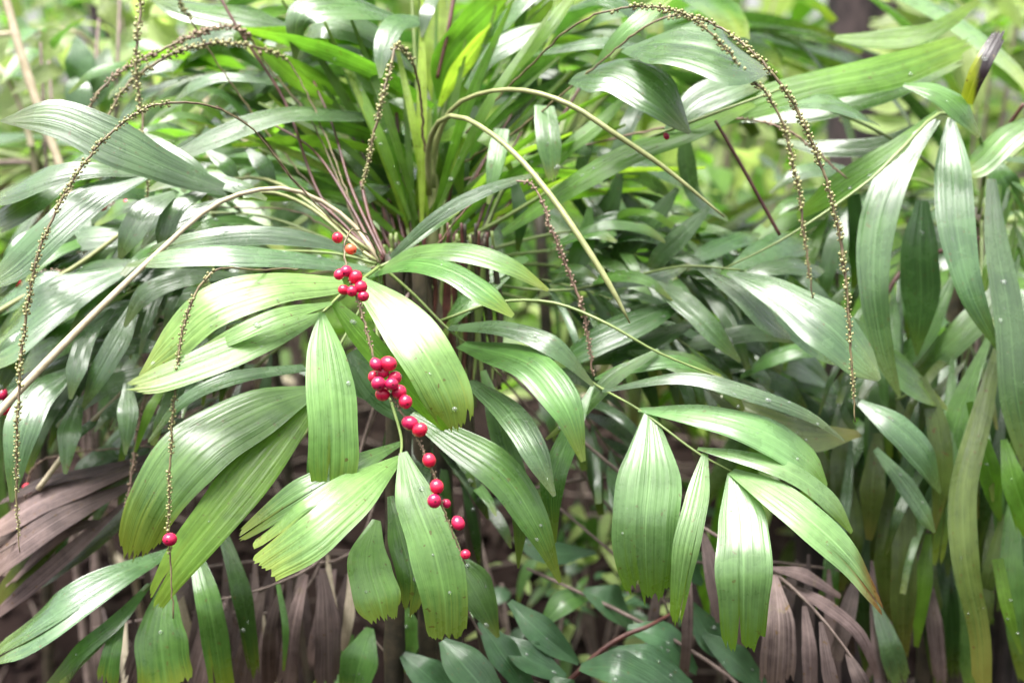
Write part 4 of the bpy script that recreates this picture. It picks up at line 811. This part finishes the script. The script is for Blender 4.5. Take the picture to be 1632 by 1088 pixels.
frond(Rp, [(1565, 350, 1.60, 7), (1590, 280, 1.6, 6), (1640, 230, 1.6, 5), (1700, 240, 1.6, 4)], [
    ('1640,190 1600,220 1560,260 1530,275', '20 46 40 8', .0, {'a': .35, 'd': 1.5}), ('1580,250 1600,290 1632,340', '14 44 30', .0, {'m': 'mid', 'd': 1.56}),
    ('1600,700 1618,770 1650,860', '10 40 40', .0, {'m': 'lit', 'd': 1.45}), ('1640,580 1640,660 1600,740', '10 36 6', .03, {'m': 'mid', 'd': 1.5}),
    ('1545,640 1580,760 1595,830', '10 36 5', .03, {'m': 'lit', 'd': 1.48}), ('1590,890 1606,970 1628,1042', '18 20 4', .0, {'m': 'lit', 'd': 1.46})], 'mid')
frond(Rp, [(1560, 360, 1.6, 7), (1480, 260, 1.56, 6), (1380, 200, 1.50, 5), (1280, 160, 1.47, 4)], [
    ('1090,206 1180,172 1290,138 1420,110 1556,62', '8 44 50 56 36', .04, {'m': 'lit', 'd': 1.48, 'a': .6}), ('1180,190 1290,172 1400,140 1540,90', '8 40 44 20', .05, {'m': 'grey', 'd': 1.52, 'a': .5}),
    ('1330,60 1400,62 1480,50 1560,0', '8 30 30 10', .0, {'m': 'lit', 'd': 1.6}), ('1460,200 1400,230 1320,235 1240,225', '8 26 26 6', .05, {'m': 'grey', 'd': 1.54}),
    ('1540,165 1552,130 1572,90 1598,45', '20 27 28 20', .0, {'m': 'burnt', 'd': 1.38, 'a': .8, 'roll': (0, 0)})], 'lit')
auto_frond(Rp, rr('1560,340,1.66 1450,285,1.66 1330,335,1.66 1230,445,1.64'), 14, (120, 200), (16, 32), ('mid', 'grey', 'lit'))
auto_frond(Rp, rr('1560,340,1.58 1580,250,1.56 1610,300,1.55 1625,420,1.53'), 12, (120, 200), (10, 20), ('mid', 'grey', 'lit'))
auto_frond(Rp, rr('1555,345,1.62 1490,330,1.60 1430,430,1.58 1390,560,1.56'), 14, (120, 200), (10, 20), ('mid', 'grey', 'dark'))
auto_frond(Rp, rr('1565,350,1.60 1560,480,1.58 1530,620,1.57 1500,780,1.56'), 16, (120, 220), (10, 22), ('mid', 'olive', 'dark'))
auto_frond(Rp, rr('1560,350,1.68 1550,450,1.68 1490,560,1.68 1390,650,1.66'), 14, (120, 210), (16, 34), ('mid', 'grey', 'dark'))
cur = []
for q in range(34):
    x = 1325+315*(q+random.random())/34; y = random.uniform(540, 860); h = random.uniform(180, 340); sl = random.uniform(-60, 50); w = random.uniform(16, 36)
    cur.append((f'{x},{y} {x+sl*.2},{y+h*.4} {x+sl*.6},{y+h*.75} {x+sl},{y+h}', f'6 {w} {w*.9} {random.choice((3, 5, 14))}', random.uniform(-.04, .03), {'d': random.uniform(1.52, 1.78), 'm': random.choice(('olive', 'dark', 'dark', 'grey', 'mid', 'olive')), 'a': random.choice((.35, .45, -.5, .5))}))  # mostly dark and olive copies: shade from foliage above put into colour
frond(Rp, rr('1560,380,1.7 1570,520,1.7 1480,640,1.68 1350,700,1.68'), cur, 'olive', label='curtain of long hanging strap leaflets in shade')
# long olive straps in the lower right
frond(Rp, [(1565, 370, 1.6, 7), (1560, 470, 1.55, 6), (1520, 560, 1.54, 5), (1460, 620, 1.54, 5), (1400, 650, 1.55, 4)], [
    ('1590,555 1562,670 1535,780 1540,900 1562,1010 1566,1110', '14 34 44 42 34 28', -.04, {'m': 'olive', 'd': 1.46}), ('1470,600 1495,680 1502,760 1488,850', '12 34 34 5', .0, {'m': 'olive', 'd': 1.48}),
    ('1440,740 1442,860 1440,960 1438,1060', '20 40 40 14', .0, {'m': 'olive', 'd': 1.52}), ('1575,540 1530,650 1510,740 1505,850', '10 36 34 6', .0, {'m': 'mid', 'd': 1.52}),
    ('1400,690 1390,780 1385,860', '14 40 10', .0, {'m': 'olive', 'd': 1.55}), ('1350,760 1360,850 1340,940', '14 36 10', .0, {'m': 'olive', 'd': 1.58}),
    ('1480,850 1470,930 1460,1030', '10 30 8', .0, {'m': 'lit', 'd': 1.54}), ('1600,820 1575,920 1560,1010', '10 24 6', .02, {'m': 'olive', 'd': 1.55}),
    ('1330,820 1325,920 1330,1000', '10 26 6', .0, {'m': 'mid', 'd': 1.6}), ('1395,960 1420,1030 1440,1100', '12 36 36', .0, {'m': 'grey', 'd': 1.5}),
    ('1620,760 1612,880 1622,1000 1640,1100', '12 34 36 20', .0, {'m': 'mid', 'd': 1.52}), ('1455,700 1425,800 1412,900 1420,1000', '12 34 36 8', .0, {'m': 'olive', 'd': 1.58}),
    ('1535,820 1500,900 1490,1000 1500,1100', '12 34 36 20', .0, {'m': 'dark', 'd': 1.62}), ('1380,800 1372,900 1380,1000 1390,1090', '12 30 34 16', .0, {'m': 'dark', 'd': 1.64}),
    ('1600,640 1572,740 1550,840 1545,930', '12 30 34 8', .0, {'m': 'mid', 'd': 1.64}), ('1350,650 1340,740 1350,830 1370,900', '10 34 36 8', .0, {'m': 'olive', 'd': 1.62}),
    ('1420,560 1400,640 1395,720 1405,800', '10 34 36 8', .0, {'m': 'mid', 'd': 1.6}), ('1460,560 1480,660 1470,760 1450,840', '10 32 34 8', .0, {'m': 'dark', 'd': 1.6}),
    ('1500,700 1530,830 1545,960', '10 30 6', .03, {'m': 'dark', 'd': 1.6}), ('1560,680 1585,800 1580,930', '10 30 6', .03, {'m': 'mid', 'd': 1.6}),
    ('1420,620 1450,720 1455,830', '10 34 8', .0, {'m': 'olive', 'd': 1.56}), ('1300,700 1320,780 1310,870', '10 30 8', .03, {'m': 'olive', 'd': 1.6}),
    ('1520,440 1480,520 1450,560 1400,600', '10 36 34 6', .02, {'m': 'mid', 'd': 1.55}), ('1600,430 1560,500 1500,560 1440,610', '10 44 44 10', .02, {'m': 'mid', 'd': 1.55}),
    ('1620,560 1600,660 1605,760', '10 34 8', .02, {'m': 'dark', 'd': 1.58}), ('1500,860 1515,960 1520,1090', '8 26 16', .02, {'m': 'dark', 'd': 1.6}),
    ], 'olive')
frond(Rp, [(1570, 380, 1.6, 6), (1550, 600, 1.62, 6), (1500, 780, 1.6, 5), (1460, 900, 1.58, 5), (1440, 1000, 1.57, 4)], [
    ('1465,880 1460,950 1450,1040', '14 34 20', -.02, {}), ('1480,920 1490,1000 1500,1100', '8 26 20', .0, {}), ('1450,950 1420,1010 1380,1080', '8 20 10', .0, {}),
    ('1550,620 1600,800 1620,1000', '8 26 14', .05, {})], 'dead', 'twig', 'dead_frond', 'dead_leaflet', 'dark red-brown shrivelled frond at the lower right')
stalk(Rp, [(1632, 165, 1.5, 6), (1600, 210, 1.52, 7), (1550, 270, 1.55, 7), (1540, 330, 1.58, 8)], 'red')
stalk(Rp, [(1560, 380, 1.58, 8), (1440, 430, 1.55, 8), (1380, 540, 1.54, 9), (1320, 612, 1.54, 9)], 'red')

# ---------------- tan canes in the upper left
def cane(pts, label, mat='cane', name='cane'):
    P, _ = crom(np.asarray(pts, float), np.linspace(0, 1, 30)); b = pw(*P[-1][:3])
    W3 = [pw(*q[:3]) for q in P]; rad = [q[3]*q[2]/FPX/2*(1.12 if i % 6 == 0 else 1) for i, q in enumerate(P)]
    end = W3[-1].copy(); foot = np.array((end[0]-.12, end[1]+.75, H(end[0]-.12, end[1]+.75)-.03))
    for s in np.linspace(.12, 1, 8): W3.append(end*(1-s)+foot*s); rad.append(rad[29])
    V, F, UV = tubegeo(np.array(W3)-foot, rad, 9); o = link(name, mesh(name, V, F, M[mat], UV)); o.location = tuple(foot)
    return tag(o, label, 'cane')
cane([(5, -20, 1.75, 13), (35, 90, 1.75, 14), (65, 180, 1.75, 14), (98, 270, 1.75, 13), (120, 340, 1.75, 13)], 'thick tan cane leaning down from the top left corner')
cane([(-20, 85, 2.0, 9), (20, 140, 2.0, 9), (50, 230, 2.0, 10), (62, 330, 2.0, 10)], 'thinner tan cane just left of the thick leaning one')
cane([(312, 60, 2.2, 14), (322, 120, 2.2, 15), (330, 200, 2.2, 15), (338, 300, 2.2, 15)], 'blurred upright tan cane behind the upper left spikes')
cane([(388, 60, 2.4, 10), (390, 150, 2.4, 11), (394, 260, 2.4, 11)], 'blurred slim tan cane right of the upright tan cane')
cane([(-20, 58, 2.1, 8), (60, 50, 2.12, 8), (120, 52, 2.15, 7), (160, 90, 2.2, 7), (170, 200, 2.2, 7)], 'bent tan cane running across the top left and turning down')

# ---------------- dark broad-leaved shrub at the bottom centre
def low_shrub():
    c = pw(960, 1040, 1.42); b = below(c, .02, .02)
    t = thing('broadleaf_shrub', b, 'low shrub with dark oval leaves and a red stem at the bottom centre', 'shrub'); o0 = np.array(t.location)
    def tw(pts, m='red'):
        V, F, UV, P = pxtube(pts, o0, 20); link('branch', mesh('branch', V, F, M[m], UV), t)
    bx, by, bd = 890, 1100, 1.42
    V, F, UV = tubegeo(np.array([(0, 0, 0), pw(880, 1180, 1.45)-o0, pw(890, 1100, 1.42)-o0]), [.006, .005, .004], 7); link('branch', mesh('branch', V, F, M['red'], UV), t)
    tw([(890, 1100, 1.42, 9), (960, 1035, 1.42, 9), (1000, 1010, 1.42, 8), (1032, 998, 1.42, 7), (1100, 960, 1.46, 4)])
    tw([(890, 1100, 1.42, 6), (820, 1070, 1.40, 5), (760, 1000, 1.38, 4), (715, 900, 1.36, 3)], 'twig')
    tw([(890, 1100, 1.42, 6), (760, 1090, 1.41, 5), (640, 1060, 1.42, 4), (580, 1000, 1.43, 3)], 'twig')
    for sp in [('718,880 755,935 794,1015', '14 62 6', -.01, {'m': 'mid', 'd': 1.34, 'a': .75}), ('705,1020 740,1060 800,1130', '14 66 40', -.02, {'d': 1.36}), ('765,990 800,1040 850,1110', '10 50 20', .0, {'d': 1.39}),
               ('800,1015 845,1050 902,1078', '12 52 8', .0, {'d': 1.40}), ('812,958 865,1010 922,1056', '10 50 8', .0, {'d': 1.42}), ('640,1040 680,1075 730,1120', '12 54 20', .0, {'d': 1.40}),
               ('590,1000 575,1050 560,1110', '12 60 40', .0, {'d': 1.42, 'm': 'mid'}), ('925,1062 985,1065 1070,1110', '12 56 40', -.02, {'d': 1.38}), ('970,1035 1030,1050 1100,1095', '10 44 20', .0, {'d': 1.42}),
               ('1000,1000 1060,1020 1110,1070', '10 50 10', .02, {'d': 1.46}), ('930,940 970,960 1010,1000', '10 50 8', .02, {'d': 1.5}), ('860,1000 900,960 950,940', '8 40 8', .03, {'d': 1.5, 'm': 'mid'}),
               ('1100,960 1130,1010 1180,1060', '10 50 10', .02, {'d': 1.48}), ('640,960 650,1010 640,1070', '10 46 10', .02, {'d': 1.46, 'm': 'mid'}), ('880,1080 900,1100 930,1130', '10 40 10', .0, {'d': 1.37}),
               ('1120,1010 1170,1050 1220,1100', '10 46 20', .02, {'d': 1.48}), ('560,1010 540,1060 500,1110', '10 46 20', .02, {'d': 1.48, 'm': 'mid'}), ('820,860 870,880 950,880', '8 40 6', .02, {'d': 1.55}), ('1030,870 1080,890 1120,930', '8 50 8', .02, {'d': 1.52, 'm': 'broad'})]:
        sp[3]['pleat'] = .006; sp[3]['jag'] = 0; sp[3]['arch'] = -.15
        leaflet(t, o0, sp, 1.4, 'broad', 'leaf')
    drops(t)
low_shrub()
def fallen(pts, label):
    P, _ = crom(np.asarray(pts, float), np.linspace(0, 1, 24)); W3 = np.array([pw(*q[:3]) for q in P]); b = W3[-1].copy()
    V, F, UV = tubegeo(W3-b, [q[3]*q[2]/FPX/2*(1+random.uniform(-.1, .1)) for q in P], 6); o = link('twig', mesh('twig', V, F, M['twig'], UV)); o.location = tuple(b)
    tag(o, label, 'twig')
fallen([(840, 905, 1.55, 5), (905, 935, 1.52, 6), (1000, 980, 1.48, 7), (1100, 1035, 1.46, 7), (1180, 1095, 1.45, 7), (1300, 1250, 1.5, 7), (1340, 1500, 1.6, 8)], 'thin brown twig slanting across the bottom centre right')
fallen([(820, 785, 1.6, 4), (880, 772, 1.58, 6), (975, 762, 1.55, 5), (1060, 800, 1.58, 4), (1080, 1000, 1.7, 4), (1085, 1300, 1.8, 4)], 'thin brown twig running level behind the hanging centre leaves')
fallen([(880, 800, 1.6, 4), (940, 850, 1.56, 5), (1010, 910, 1.53, 5), (1060, 960, 1.52, 4), (1080, 1100, 1.6, 4), (1085, 1350, 1.75, 4)], 'thin brown twig slanting between the two lower hanging fronds')
